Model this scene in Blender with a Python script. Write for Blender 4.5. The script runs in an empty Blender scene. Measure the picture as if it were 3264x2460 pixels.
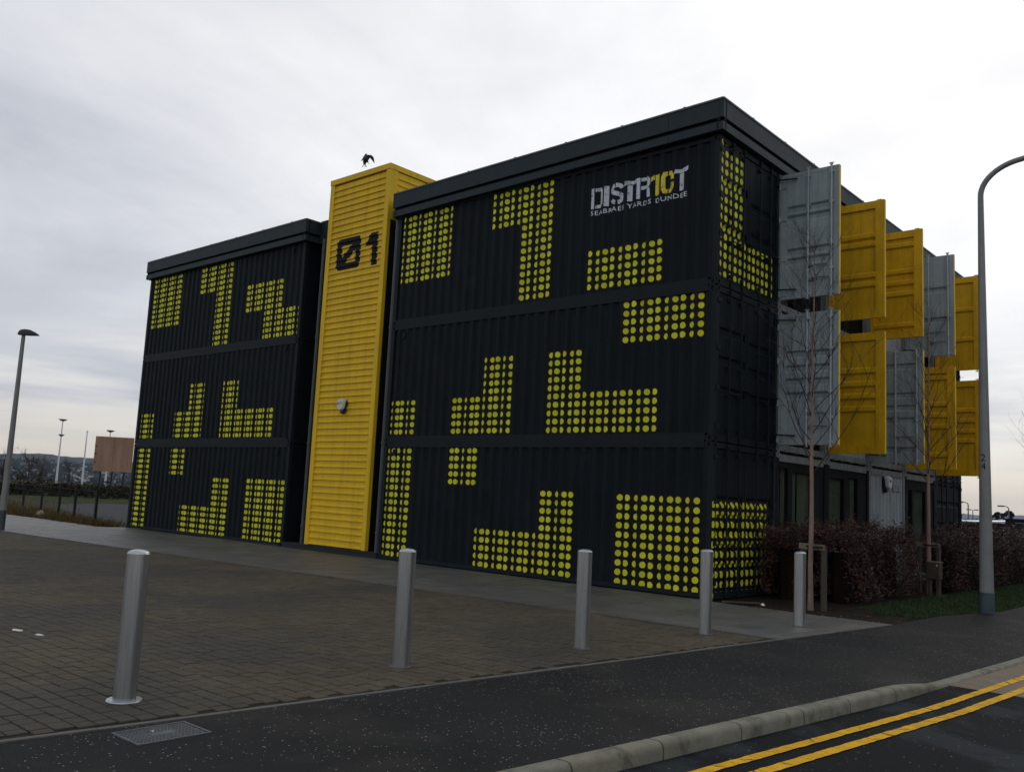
import bpy, bmesh, math, random
from mathutils import Vector, Matrix

sc = bpy.context.scene
COL = sc.collection
rad = math.radians
R = random.Random(11)

# ------------------------------------------------------------------ camera
CAM = Vector((8.1024, -14.6259, 1.6153))
YAW, PITCH, ROLL, FPX = -0.7277, 0.1248, 0.0496, 2888.28
fwd = Vector((math.sin(YAW) * math.cos(PITCH), math.cos(YAW) * math.cos(PITCH), math.sin(PITCH)))
rgt = Vector((math.cos(YAW), -math.sin(YAW), 0))
upv = rgt.cross(fwd)
rgt2 = math.cos(ROLL) * rgt + math.sin(ROLL) * upv
upv2 = -math.sin(ROLL) * rgt + math.cos(ROLL) * upv
cam = bpy.data.objects.new('camera', bpy.data.cameras.new('camera'))
COL.objects.link(cam)
cam.matrix_world = Matrix(((rgt2.x, upv2.x, -fwd.x, CAM.x), (rgt2.y, upv2.y, -fwd.y, CAM.y),
                           (rgt2.z, upv2.z, -fwd.z, CAM.z), (0, 0, 0, 1)))
cam.data.sensor_width = 36
cam.data.lens = FPX / 3264 * 36
cam.data.shift_y = -6 / 3264
cam.data.clip_start = 0.1
cam.data.clip_end = 40000
sc.camera = cam

# ------------------------------------------------------------------ light
SUN_AZ, SUN_EL = rad(-18), rad(32)           # azimuth from +Y towards +X
sun_dir = Vector((math.sin(SUN_AZ) * math.cos(SUN_EL), math.cos(SUN_AZ) * math.cos(SUN_EL), math.sin(SUN_EL)))
sl = bpy.data.lights.new('sun', 'SUN')
sl.energy = 0.6
sl.angle = rad(25)
sl.color = (1.0, 0.95, 0.88)
sun = bpy.data.objects.new('sun', sl)
sun.rotation_euler = sun_dir.to_track_quat('Z', 'Y').to_euler()
COL.objects.link(sun)

sc.view_settings.view_transform = 'Standard'
sc.view_settings.look = 'None'
sc.view_settings.gamma = 1.0
sc.view_settings.use_curve_mapping = False
sc.view_settings.exposure = 0.0

world = bpy.data.worlds.new('World')
sc.world = world
world.use_nodes = True
WT = world.node_tree
WT.nodes.clear()


class NT:
    """small helper round a node tree"""
    def __init__(s, tree): s.t = tree
    def n(s, typ, **kw):
        nd = s.t.nodes.new(typ)
        for k, v in kw.items():
            if k.startswith('i_'):
                key = k[2:]
                key = int(key) if key.isdigit() else key.replace('_', ' ')
                s.put(nd, key, v)
            else: setattr(nd, k, v)
        return nd
    def put(s, nd, key, v):
        if hasattr(v, 'is_linked') or isinstance(v, bpy.types.NodeSocket): s.t.links.new(v, nd.inputs[key])
        else: nd.inputs[key].default_value = v
    def m(s, op, a, b=None, c=None, clamp=False):
        nd = s.t.nodes.new('ShaderNodeMath'); nd.operation = op; nd.use_clamp = clamp
        s.put(nd, 0, a)
        if b is not None: s.put(nd, 1, b)
        if c is not None: s.put(nd, 2, c)
        return nd.outputs[0]
    def vm(s, op, a, b=None):
        nd = s.t.nodes.new('ShaderNodeVectorMath'); nd.operation = op
        s.put(nd, 0, a)
        if b is not None: s.put(nd, 1, b)
        return nd
    def mr(s, v, a, b, c, d, smooth=False):
        nd = s.t.nodes.new('ShaderNodeMapRange')
        if smooth: nd.interpolation_type = 'SMOOTHSTEP'
        s.put(nd, 0, v)
        for k, x in zip((1, 2, 3, 4), (a, b, c, d)): nd.inputs[k].default_value = x
        return nd.outputs[0]
    def mix(s, f, a, b, mode='MIX'):
        nd = s.t.nodes.new('ShaderNodeMix'); nd.data_type = 'RGBA'; nd.blend_type = mode
        s.put(nd, 0, f)
        for key, v in ((6, a), (7, b)):
            if isinstance(v, tuple) and len(v) == 3: v = v + (1,)
            s.put(nd, key, v)
        return nd.outputs[2]
    def noise(s, vec, scale, detail=5, rough=.55, dist=0):
        nd = s.t.nodes.new('ShaderNodeTexNoise')
        s.t.links.new(vec, nd.inputs['Vector'])
        for k, v in (('Scale', scale), ('Detail', detail), ('Roughness', rough), ('Distortion', dist)): nd.inputs[k].default_value = v
        return nd.outputs[0]


def build_world():
    w = NT(WT)
    tc = w.n('ShaderNodeTexCoord').outputs['Generated']
    sky = w.n('ShaderNodeTexSky', sky_type='NISHITA', sun_disc=False, sun_elevation=SUN_EL, sun_rotation=SUN_AZ)
    sep = w.n('ShaderNodeSeparateXYZ', i_0=tc)
    x, y, z = sep.outputs
    zz = w.m('ADD', w.m('MAXIMUM', z, 0.0), .13)
    p = w.n('ShaderNodeCombineXYZ', i_0=w.m('DIVIDE', x, zz), i_1=w.m('DIVIDE', y, zz), i_2=0.37).outputs[0]
    n1 = w.noise(p, .55, 8, .56, .5)
    n2 = w.noise(p, 1.9, 6, .6, .3)
    dot = w.vm('DOT_PRODUCT', tc, tuple(sun_dir)).outputs['Value']
    g = w.mr(dot, .68, .985, .24, .95, True)
    c = w.m('ADD', g, w.m('MULTIPLY', w.m('SUBTRACT', n1, .5), 1.9))
    c = w.m('ADD', c, w.m('MULTIPLY', w.m('SUBTRACT', n2, .5), .55), clamp=True)
    cloud = w.mix(c, (.50, .53, .615), (1.20, 1.205, 1.215))
    # thin layered cloud towards the horizon
    lay = w.n('ShaderNodeCombineXYZ', i_0=w.m('MULTIPLY', x, 1.6), i_1=w.m('MULTIPLY', y, 1.6), i_2=w.m('MULTIPLY', z, 16.0)).outputs[0]
    n3 = w.noise(lay, 1.25, 5, .55, .25)
    low = w.mr(z, .03, .26, 1.0, 0.0, True)
    bands = w.mix(w.mr(n3, .40, .62, 0, 1, True), (.55, .59, .67), (.98, .95, .90))
    col = w.mix(w.m('MULTIPLY', low, .85), cloud, bands)
    hor = w.mr(z, .015, .085, .85, 0.0, True)
    col = w.mix(hor, col, (.98, .88, .74))
    col = w.mix(w.mr(z, -.02, .0, 1, 0), col, (.30, .30, .30))
    nis = w.n('ShaderNodeBackground', i_Color=sky.outputs[0], i_Strength=.05)
    cl = w.n('ShaderNodeBackground', i_Color=col, i_Strength=.93)
    mx = w.n('ShaderNodeMixShader', i_0=.88, i_1=nis.outputs[0], i_2=cl.outputs[0])
    out = w.n('ShaderNodeOutputWorld', i_Surface=mx.outputs[0])


build_world()

# ------------------------------------------------------------------ materials
MATS = {}


def pmat(name, c, rough=.7, metal=0.0, var=.2, vs=2.0, c2=None, bump=0.0, bs=60.0, spec=.4, fine=.12, fs=40.0,
         piece=0.0, streak=0.0, custom=None, stretch=None):
    m = bpy.data.materials.new(name); m.use_nodes = True
    MATS[name] = m
    t = NT(m.node_tree); b = m.node_tree.nodes['Principled BSDF']
    pos = t.n('ShaderNodeNewGeometry').outputs['Position']
    v = pos
    if stretch: v = t.vm('MULTIPLY', pos, stretch).outputs[0]
    n = t.noise(v, vs, 6, .6, .2)
    ca = tuple(x * (1 - var) for x in c); cb = c2 if c2 else tuple(x * (1 + var) for x in c)
    col = t.mix(t.mr(n, .3, .7, 0, 1), ca, cb)
    if fine:
        nf = t.noise(v, fs, 3, .6)
        col = t.mix(1.0, col, t.n('ShaderNodeCombineColor', i_0=t.mr(nf, .25, .75, 1 - fine, 1 + fine), i_1=t.mr(nf, .25, .75, 1 - fine, 1 + fine), i_2=t.mr(nf, .25, .75, 1 - fine, 1 + fine)).outputs[0], 'MULTIPLY')
    if streak:
        sv = t.vm('MULTIPLY', pos, (9.0, 9.0, .35)).outputs[0]
        ns = t.noise(sv, 1.0, 4, .6)
        k = t.mr(ns, .45, .72, 1.0, 1 - streak)
        col = t.mix(1.0, col, t.n('ShaderNodeCombineColor', i_0=k, i_1=k, i_2=k).outputs[0], 'MULTIPLY')
    if piece:
        ri = t.n('ShaderNodeNewGeometry').outputs['Random Per Island']
        ro = t.n('ShaderNodeObjectInfo').outputs['Random']
        fr = t.m('FRACT', t.m('ADD', ri, ro))
        k = t.mr(fr, 0, 1, 1 - piece, 1 + piece)
        k2 = t.mr(t.m('FRACT', t.m('MULTIPLY', fr, 7.31)), 0, 1, 1 - piece * .35, 1 + piece * .35)
        col = t.mix(1.0, col, t.n('ShaderNodeCombineColor', i_0=t.m('MULTIPLY', k, k2), i_1=k, i_2=t.m('DIVIDE', k, k2)).outputs[0], 'MULTIPLY')
    if custom: col = custom(t, pos, col, b)
    t.put(b, 'Base Color', col)
    b.inputs['Metallic'].default_value = metal
    b.inputs['Specular IOR Level'].default_value = spec
    rn = t.mr(n, .2, .8, max(.02, rough - .08), min(1, rough + .08))
    t.put(b, 'Roughness', rn)
    if bump:
        bn = t.noise(v, bs, 4, .6)
        bp = t.n('ShaderNodeBump', i_Strength=bump, i_Distance=.02, i_Height=bn)
        t.put(b, 'Normal', bp.outputs[0])
    return m


def chips(density, cmin, colr):
    """pale stone chips rolled into asphalt"""
    def f(t, pos, col, b):
        vo = t.n('ShaderNodeTexVoronoi', feature='F1', i_Vector=pos, i_Scale=64.0)
        dens = t.mr(t.noise(pos, 1.1, 3, .6), .35, .7, .2, 1.5)
        rnd = t.n('ShaderNodeSeparateColor', i_0=vo.outputs['Color'])
        on = t.m('LESS_THAN', rnd.outputs[0], t.m('MULTIPLY', dens, density))
        rd = t.mr(rnd.outputs[1], 0, 1, .16, .42)
        near = t.m('LESS_THAN', vo.outputs['Distance'], rd)
        k = t.m('MULTIPLY', on, near)
        k = t.m('MULTIPLY', k, t.mr(rnd.outputs[2], 0, 1, cmin, 1))
        return t.mix(k, col, colr)
    return f


def cracks(t, pos, col, b):
    """hairline cracks across the paint"""
    v = t.vm('MULTIPLY', pos, (1.2, 5.5, 1.0)).outputs[0]
    w = t.noise(pos, 14.0, 3, .6)
    v = t.vm('ADD', v, t.n('ShaderNodeCombineXYZ', i_1=t.m('MULTIPLY', w, .5)).outputs[0]).outputs[0]
    vo = t.n('ShaderNodeTexVoronoi', feature='DISTANCE_TO_EDGE', i_Vector=v, i_Scale=1.0)
    return t.mix(t.mr(vo.outputs['Distance'], .006, .018, .8, 0), col, (.02, .02, .02))


def patches(colr, scale, lo, hi, amount, seedoff=0.0):
    def f(t, pos, col, b):
        v = t.vm('ADD', pos, (seedoff, seedoff * .7, 0)).outputs[0]
        k = t.m('MULTIPLY', t.mr(t.noise(v, scale, 5, .6, .3), lo, hi, 0, 1, True), amount)
        return t.mix(k, col, colr)
    return f


def chain(*fs):
    def f(t, pos, col, b):
        for g in fs: col = g(t, pos, col, b)
        return col
    return f


pmat('dark_paint', (.0075, .0125, .0165), .62, var=.25, vs=1.2, streak=.3, spec=.13, bump=.04, bs=30,
     custom=chain(patches((.017, .024, .029), 1.3, .54, .74, .45), patches((.030, .036, .038), 9.0, .70, .78, .5, 2.0)))
pmat('dark_steel', (.0105, .0165, .0205), .6, var=.2, vs=2.5, spec=.16, streak=.15)
pmat('fascia_paint', (.021, .034, .041), .55, var=.14, vs=.9, spec=.22, streak=.2)
pmat('coping_metal', (.10, .11, .115), .5, var=.2, vs=5, spec=.5)
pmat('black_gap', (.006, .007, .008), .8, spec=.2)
pmat('plinth', (.016, .019, .022), .7, var=.3, vs=4)
pmat('tower_yellow', (.82, .535, .022), .5, var=.07, vs=1.5, spec=.2, fine=.07, streak=.17, custom=patches((.60, .39, .03), .9, .55, .8, .35))
pmat('door_yellow', (.69, .385, .009), .55, var=.14, vs=2.2, spec=.2, fine=.1, streak=.22,
     custom=patches((.16, .08, .012), 9.0, .68, .76, .7))
pmat('door_grey', (.31, .37, .395), .5, var=.16, vs=2.0, spec=.4, fine=.1, streak=.3, c2=(.345, .405, .42),
     custom=patches((.06, .05, .045), 7.0, .69, .77, .6, 3.0))
pmat('rod_grey', (.40, .44, .455), .45, var=.2, vs=4, streak=.2)
pmat('frame_grey', (.20, .22, .215), .6, var=.22, vs=4.0, streak=.35, custom=patches((.03, .032, .03), 6.0, .60, .72, .8, 5.0))
pmat('cladding_grey', (.30, .34, .345), .55, var=.12, vs=2.0, streak=.3, custom=patches((.12, .13, .12), 5.0, .62, .75, .6, 2.0))
pmat('rubber', (.012, .012, .013), .8)
pmat('steel', (.46, .47, .475), .34, metal=.9, var=.16, vs=9, fine=.2, fs=120, stretch=(1, 1, .03), streak=.15, spec=.5)
pmat('galvanised', (.20, .215, .22), .55, metal=.35, var=.15, vs=3, spec=.4, streak=.2)
pmat('pipe_grey', (.075, .085, .09), .5, var=.15, vs=3, spec=.3, streak=.2)
pmat('lamp_grey', (.24, .25, .245), .55, metal=.1, var=.12, vs=3, spec=.4, streak=.25)
pmat('lamp_blue', (.055, .085, .10), .6, var=.3, vs=7, custom=patches((.14, .155, .16), 6, .62, .7, .8))
pmat('dark_grey', (.05, .058, .06), .6, var=.2)
pmat('lamp_head', (.012, .013, .015), .45)
pmat('white_plastic', (.62, .64, .66), .4, var=.06)
pmat('navy_plastic', (.012, .016, .035), .35)
pmat('print_blue', (.03, .045, .17), .4, var=.05)
pmat('print_grey', (.10, .12, .14), .5, var=.05)
pmat('sign_grey', (.26, .285, .28), .5, var=.08)
pmat('number_paint', (.010, .013, .016), .6, var=.15, spec=.12)
pmat('paver', (.088, .074, .050), .85, var=.22, vs=.55, piece=.13, bump=.35, bs=110, spec=.25, fine=.22, fs=85,
     custom=chain(patches((.047, .048, .044), .35, .45, .62, .6), patches((.066, .058, .030), 1.1, .56, .7, .5, 4.0), chips(.012, .4, (.24, .23, .2))))
pmat('joint_sand', (.020, .019, .014), .95, var=.3, vs=5, fine=.3, custom=patches((.022, .028, .008), 2.0, .5, .66, .8))
pmat('slab', (.108, .105, .094), .52, var=.16, vs=.8, piece=.14, bump=.2, bs=90, spec=.5, fine=.16, fs=60,
     custom=chain(patches((.075, .073, .064), .5, .5, .68, .6, 8.0), patches((.030, .030, .026), 3.0, .70, .76, .5, 1.0)))
pmat('edging', (.125, .12, .105), .85, var=.2, vs=4, piece=.08, bump=.2, bs=120)
pmat('kerb_concrete', (.205, .198, .152), .85, var=.24, vs=4, piece=.08, bump=.35, bs=140, fine=.22, fs=120,
     custom=patches((.05, .052, .038), 3.0, .52, .68, .65))
pmat('footway_asphalt', (.0175, .0180, .0178), .85, var=.3, vs=.9, bump=.5, bs=130, spec=.16, fine=.3, fs=110,
     custom=chain(patches((.036, .033, .029), .8, .50, .68, .8), patches((.030, .029, .027), 3.5, .55, .72, .6, 7.0), patches((.008, .009, .010), .55, .55, .70, .7, 12.0), chips(.085, .25, (.38, .38, .355))))
pmat('road_asphalt', (.0085, .0108, .0125), .88, var=.25, vs=.7, bump=.6, bs=120, spec=.12, fine=.35, fs=120,
     custom=chain(patches((.032, .039, .042), .9, .52, .64, .8, 6.0), chips(.035, .3, (.30, .31, .32))))
pmat('buff_surface', (.20, .155, .105), .9, var=.2, vs=3, bump=.4, bs=140, fine=.3, fs=110)
pmat('line_yellow', (.72, .39, .014), .8, spec=.12, var=.14, vs=5, fine=.22, fs=70,
     custom=chain(patches((.03, .028, .02), 24.0, .64, .72, .7), patches((.40, .22, .02), 3.0, .52, .7, .5, 3.0), cracks))
pmat('soil', spec=.06, c=(.024, .019, .014), rough=.95, var=.4, vs=3, bump=.7, bs=25, fine=.4, custom=chips(.02, .3, (.12, .10, .07)))
pmat('rough_grass', spec=.06, c=(.030, .036, .014), rough=.95, var=.35, vs=.6, c2=(.055, .045, .022), bump=.6, bs=12, fine=.35, fs=9)
pmat('lawn', spec=.06, c=(.024, .036, .009), rough=.95, var=.3, vs=1.5, bump=.5, bs=30, fine=.35, fs=25)
pmat('grass_blade', (.030, .056, .012), .8, var=.4, vs=2.0, piece=.3)
pmat('dry_grass', spec=.06, c=(.10, .070, .030), rough=.9, var=.4, vs=1.2, piece=.35)
pmat('gravel', spec=.06, c=(.052, .056, .058), rough=.95, var=.25, vs=2, fine=.4, fs=18, bump=.4, bs=20)
pmat('hedge_leaf', (.054, .0215, .012), .45, var=.45, vs=1.3, piece=.75, spec=.5)
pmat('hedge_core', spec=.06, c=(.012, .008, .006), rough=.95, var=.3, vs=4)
pmat('twig', (.030, .022, .020), .85, var=.3, vs=6)
pmat('bark', (.25, .17, .13), .8, var=.25, vs=5, stretch=(1, 1, .5), custom=patches((.02, .015, .013), 11.0, .66, .72, .9))
pmat('branch', (.032, .022, .022), .8, var=.3, vs=6)
pmat('timber', (.21, .175, .115), .85, var=.25, vs=3, stretch=(3, 3, .6), fine=.2)
pmat('old_timber', (.075, .066, .048), .85, var=.25, vs=3, stretch=(3, 3, .6), fine=.2)
pmat('plywood', (.34, .205, .135), .75, var=.22, vs=1.2, stretch=(1.5, 1.5, .25), fine=.1, custom=patches((.11, .05, .03), 2.2, .62, .75, .6))
pmat('fence_post', (.012, .015, .014), .8)
pmat('wire', (.02, .022, .022), .6)
pmat('scrub', spec=.06, c=(.034, .028, .020), rough=.95, var=.5, vs=.25, c2=(.040, .040, .022), piece=.4)
pmat('conifer', spec=.06, c=(.010, .018, .016), rough=.9, var=.4, vs=.3, piece=.4)
pmat('far_bush', spec=.06, c=(.055, .048, .045), rough=.95, var=.3, vs=.2, piece=.3)
pmat('hill', spec=.06, c=(.030, .040, .045), rough=.95, var=.5, vs=.004, fine=.25, fs=.02, bump=0,
     custom=chain(patches((.062, .078, .050), .0016, .48, .58, .85), patches((.016, .026, .030), .006, .52, .60, .8, 900.0)))
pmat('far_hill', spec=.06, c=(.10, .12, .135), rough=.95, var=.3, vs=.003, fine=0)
pmat('far_wall', (.42, .42, .41), .8, var=.1, vs=.01, piece=.4)
pmat('far_roof', (.065, .06, .062), .85, var=.1, vs=.01, piece=.4)
pmat('mast_white', (.62, .64, .66), .5, var=.05)
pmat('mast_dark', (.16, .17, .18), .5)
pmat('roof_pale', (.62, .68, .72), .45, var=.08, vs=.3)
pmat('shed_dark', (.014, .018, .022), .7, var=.25)
pmat('ground_dirt', spec=.06, c=(.035, .036, .024), rough=.95, var=.3, vs=.05, fine=.2, fs=.8)
pmat('bird_black', (.007, .007, .009), .5, var=.3, vs=30)
pmat('paper_white', (.70, .70, .66), .8, var=.08)
pmat('stone_pale', (.20, .185, .14), .9, var=.3, vs=6)
pmat('cover_iron', (.105, .112, .112), .55, metal=.3, var=.25, vs=8, fine=.2, fs=90)
pmat('interior', (.10, .09, .07), .9, var=.3, vs=.8)
pmat('blind', (.30, .31, .26), .8, var=.2, vs=3, stretch=(6, 6, .4))
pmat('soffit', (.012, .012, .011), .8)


def special_mats():
    # vinyl sheet printed with dots; one UV unit is one dot cell
    m = bpy.data.materials.new('dot_vinyl'); m.use_nodes = True; MATS['dot_vinyl'] = m
    t = NT(m.node_tree); b = m.node_tree.nodes['Principled BSDF']
    uv = t.n('ShaderNodeUVMap').outputs[0]
    s = t.n('ShaderNodeSeparateXYZ', i_0=uv)
    du = t.m('DIVIDE', t.m('SUBTRACT', t.m('FRACT', s.outputs[0]), .5), .305)
    dv = t.m('DIVIDE', t.m('SUBTRACT', t.m('FRACT', s.outputs[1]), .5), .345)
    r2 = t.m('ADD', t.m('MULTIPLY', du, du), t.m('MULTIPLY', dv, dv))
    k = t.mr(r2, .94, 1.06, 1, 0)
    pos = t.n('ShaderNodeNewGeometry').outputs['Position']
    n = t.noise(pos, 1.3, 4, .6)
    yel = t.mix(t.mr(n, .3, .7, 0, 1), (.68, .69, .02), (.76, .76, .045))
    cellv = t.n('ShaderNodeCombineXYZ', i_0=t.m('FLOOR', s.outputs[0]), i_1=t.m('FLOOR', s.outputs[1])).outputs[0]
    wn = t.n('ShaderNodeTexWhiteNoise', noise_dimensions='2D', i_Vector=cellv).outputs[0]
    kk = t.mr(wn, 0, 1, .86, 1.1)
    yel = t.mix(1.0, yel, t.n('ShaderNodeCombineColor', i_0=kk, i_1=kk, i_2=kk).outputs[0], 'MULTIPLY')
    blk = t.mix(t.mr(n, .3, .7, 0, 1), (.0085, .0078, .0085), (.0125, .0110, .0125))
    t.put(b, 'Base Color', t.mix(k, blk, yel))
    b.inputs['Roughness'].default_value = .55; b.inputs['Specular IOR Level'].default_value = .14
    # worn stencil lettering
    for nm, c in (('letter_white', (.60, .65, .70)), ('letter_yellow', (.80, .66, .02)), ('letter_plain', (.72, .77, .82))):
        m = bpy.data.materials.new(nm); m.use_nodes = True; MATS[nm] = m
        t = NT(m.node_tree); b = m.node_tree.nodes['Principled BSDF']
        pos = t.n('ShaderNodeNewGeometry').outputs['Position']
        n1 = t.noise(pos, 9.0, 6, .7, .4); n2 = t.noise(pos, 42.0, 4, .7)
        k = t.mr(t.m('ADD', t.m('MULTIPLY', n1, .65), t.m('MULTIPLY', n2, .45)), .605, .625, 0, 1)
        if nm == 'letter_plain': k = t.m('MULTIPLY', k, 0.0)
        t.put(b, 'Base Color', t.mix(t.m('MULTIPLY', k, .9), c, (.0125, .0185, .0245)))
        b.inputs['Roughness'].default_value = .5
    # window glass: reflects at grazing angles, shows a dim room
    m = bpy.data.materials.new('glass'); m.use_nodes = True; MATS['glass'] = m
    t = NT(m.node_tree); m.node_tree.nodes.clear()
    lw = t.n('ShaderNodeLayerWeight', i_Blend=.5)
    fz = t.m('ADD', .04, t.m('MULTIPLY', .96, t.m('POWER', lw.outputs['Facing'], 5.0)))
    gl = t.n('ShaderNodeBsdfGlossy', i_Color=(.85, .87, .85, 1), i_Roughness=.03)
    tr = t.n('ShaderNodeBsdfTransparent', i_Color=(.72, .76, .72, 1))
    mx = t.n('ShaderNodeMixShader', i_0=fz, i_1=tr.outputs[0], i_2=gl.outputs[0])
    t.n('ShaderNodeOutputMaterial', i_Surface=mx.outputs[0])


special_mats()

# ------------------------------------------------------------------ mesh helpers
LOC = {}


class MB:
    def __init__(s): s.v = []; s.f = []; s.uv = []; s.mi = []
    def add(s, vs, fs, uvs=None):
        n = len(s.v); s.v += [tuple(p) for p in vs]
        s.f += [tuple(i + n for i in f) for f in fs]
        if uvs: s.uv += uvs
        return s
    def box(s, x0, x1, y0, y1, z0, z1):
        return s.hexa([(x0, y0, z0), (x1, y0, z0), (x1, y1, z0), (x0, y1, z0), (x0, y0, z1), (x1, y0, z1), (x1, y1, z1), (x0, y1, z1)])
    def hexa(s, p):
        return s.add(p, [(0, 3, 2, 1), (4, 5, 6, 7), (0, 1, 5, 4), (1, 2, 6, 5), (2, 3, 7, 6), (3, 0, 4, 7)])
    def bbox(s, x0, x1, y0, y1, z0, z1, c):
        """box with chamfered vertical and top edges"""
        o = [(x0 + c, y0), (x1 - c, y0), (x1, y0 + c), (x1, y1 - c), (x1 - c, y1), (x0 + c, y1), (x0, y1 - c), (x0, y0 + c)]
        cx, cy = (x0 + x1) / 2, (y0 + y1) / 2
        i = [(px + (c if px < cx else -c), py + (c if py < cy else -c)) for px, py in o]
        vs = [(a, b, z0) for a, b in o] + [(a, b, z1 - c) for a, b in o] + [(a, b, z1) for a, b in i]
        fs = [tuple(range(7, -1, -1)), tuple(range(16, 24))]
        for k in range(8):
            j = (k + 1) % 8
            fs += [(k, j, 8 + j, 8 + k), (8 + k, 8 + j, 16 + j, 16 + k)]
        return s.add(vs, fs)
    def prism(s, poly, off):
        n = len(poly); off = Vector(off)
        vs = [Vector(p) for p in poly]; vs += [p + off for p in vs]
        fs = [tuple(range(n - 1, -1, -1)), tuple(range(n, 2 * n))] + [(i, (i + 1) % n, n + (i + 1) % n, n + i) for i in range(n)]
        return s.add(vs, fs)
    def tube(s, pts, rs, n=8, cap=True):
        pts = [Vector(p) for p in pts]
        if not isinstance(rs, (list, tuple)): rs = [rs] * len(pts)
        base = len(s.v); ref = None
        for i, p in enumerate(pts):
            d = (pts[min(i + 1, len(pts) - 1)] - pts[max(i - 1, 0)])
            d = d.normalized() if d.length > 1e-9 else Vector((0, 0, 1))
            if ref is None: ref = Vector((1, 0, 0)) if abs(d.x) < .8 else Vector((0, 1, 0))
            a = (ref - d * ref.dot(d)).normalized(); b = d.cross(a); ref = a
            for k in range(n):
                t = 2 * math.pi * k / n
                s.v.append(tuple(p + (a * math.cos(t) + b * math.sin(t)) * rs[i]))
        for i in range(len(pts) - 1):
            for k in range(n):
                j = (k + 1) % n
                s.f.append((base + i * n + k, base + i * n + j, base + (i + 1) * n + j, base + (i + 1) * n + k))
        if cap:
            s.f.append(tuple(base + k for k in range(n - 1, -1, -1)))
            s.f.append(tuple(base + (len(pts) - 1) * n + k for k in range(n)))
        return s
    def lathe(s, prof, cx, cy, n=20):
        base = len(s.v)
        for r, z in prof:
            for k in range(n):
                t = 2 * math.pi * k / n
                s.v.append((cx + r * math.cos(t), cy + r * math.sin(t), z))
        for i in range(len(prof) - 1):
            for k in range(n):
                j = (k + 1) % n
                s.f.append((base + i * n + k, base + i * n + j, base + (i + 1) * n + j, base + (i + 1) * n + k))
        s.f.append(tuple(base + k for k in range(n - 1, -1, -1)))
        s.f.append(tuple(base + (len(prof) - 1) * n + k for k in range(n)))
        return s
    def mesh(s, name, mat, off=(0, 0, 0), smooth=False):
        me = bpy.data.meshes.new(name)
        ox, oy, oz = off
        me.from_pydata([(x - ox, y - oy, z - oz) for x, y, z in s.v], [], s.f)
        if s.uv:
            uvl = me.uv_layers.new(name='UVMap')
            flat = [c for uv in s.uv for c in uv]
            uvl.data.foreach_set('uv', flat)
        me.materials.append(MATS[mat] if isinstance(mat, str) else mat)
        if smooth:
            me.shade_smooth()
            try: me.set_sharp_from_angle(angle=rad(40))
            except Exception: pass
        return me
    def build(s, name, mat, parent=None, smooth=False, **props):
        off = LOC.get(parent.as_pointer(), (0, 0, 0)) if parent else (0, 0, 0)
        me = s.mesh(name, mat, off, smooth)
        o = bpy.data.objects.new(name, me); COL.objects.link(o)
        if parent: o.parent = parent; LOC[o.as_pointer()] = off
        for k, v in props.items(): o[k] = v
        return o


def thing(name, label, cat, loc=(0, 0, 0), group=None):
    o = bpy.data.objects.new(name, None); COL.objects.link(o)
    o.location = loc; o.empty_display_size = .2
    LOC[o.as_pointer()] = tuple(loc)
    o['label'] = label; o['category'] = cat
    if group: o['group'] = group
    return o


def tag(o, label, cat, group=None):
    o['label'] = label; o['category'] = cat
    if group: o['group'] = group
    return o


def dup(o, parent=None):
    c = o.copy(); COL.objects.link(c)
    if parent: c.parent = parent
    for ch in list(o.children): dup(ch, c)
    return c


def frompix(az, dist, z=None, el=None):
    """point seen from the camera's place in a compass direction (degrees) at a ground distance (m)"""
    a = rad(az)
    zz = z if z is not None else CAM.z + dist * math.tan(rad(el))
    return Vector((CAM.x + dist * math.sin(a), CAM.y + dist * math.cos(a), zz))


# ------------------------------------------------------------------ the ground
def kerb_x(y):
    P = [(-60, -1.0), (-16, 3.90), (-9.92, 4.565), (-5.53, 5.04), (-1.8, 5.27), (6, 5.65), (20, 6.2), (80, 8.5)]
    for (a, xa), (b, xb) in zip(P, P[1:]):
        if a <= y <= b: return xa + (xb - xa) * (y - a) / (b - a)
    return P[-1][1] if y > 80 else P[0][1]


def edge_x(y): return 2.05 + .094 * (y + 12.3)
def strip_y(x): return -4.70 + .058 * (x + 19.33)


def sheet(name, pts, z, mat, kind='structure', **kw):
    b = MB(); b.add([(x, y, z) for x, y in pts], [tuple(range(len(pts)))])
    return b.build(name, mat, None, kind=kind, **kw)


def between(name, fa, fb, ys, z, mat, kind='structure'):
    b = MB(); vs = []; fs = []
    for i, y in enumerate(ys):
        za = z(y) if callable(z) else z
        vs += [(fa(y), y, za), (fb(y), y, za)]
        if i: fs.append((2 * i - 2, 2 * i - 1, 2 * i + 1, 2 * i))
    b.add(vs, fs)
    return b.build(name, mat, None, kind=kind)


b = MB(); rings = 40; rr = [(60, -.30), (130, -.5), (300, -4.5), (700, -13), (2000, -20), (6000, -26), (8200, -30)]
vs = [(0, 0, -.30)]; fs = []
for r, gz in rr:
    for k in range(rings):
        t = 2 * math.pi * k / rings; vs.append((r * math.cos(t), r * math.sin(t), gz))
for k in range(rings): fs.append((0, 1 + k, 1 + (k + 1) % rings))
for i in range(len(rr) - 1):
    for k in range(rings):
        a0 = 1 + i * rings; j = (k + 1) % rings
        fs.append((a0 + k, a0 + rings + k, a0 + rings + j, a0 + j))
b.add(vs, fs); b.build('ground', 'ground_dirt', None, kind='structure')

YS = [-60, -40, -25, -16, -13, -9.92, -7.5, -5.53, -3.6, -1.8, 2, 6, 12, 20, 40, 80]


def road_z(y): return -.11


between('road', lambda y: kerb_x(y) - .02, lambda y: kerb_x(y) + 7.4, YS, -.11, 'road_asphalt')
between('far_footway', lambda y: kerb_x(y) + 7.4, lambda y: kerb_x(y) + 10, YS, -.02, 'footway_asphalt')


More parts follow.
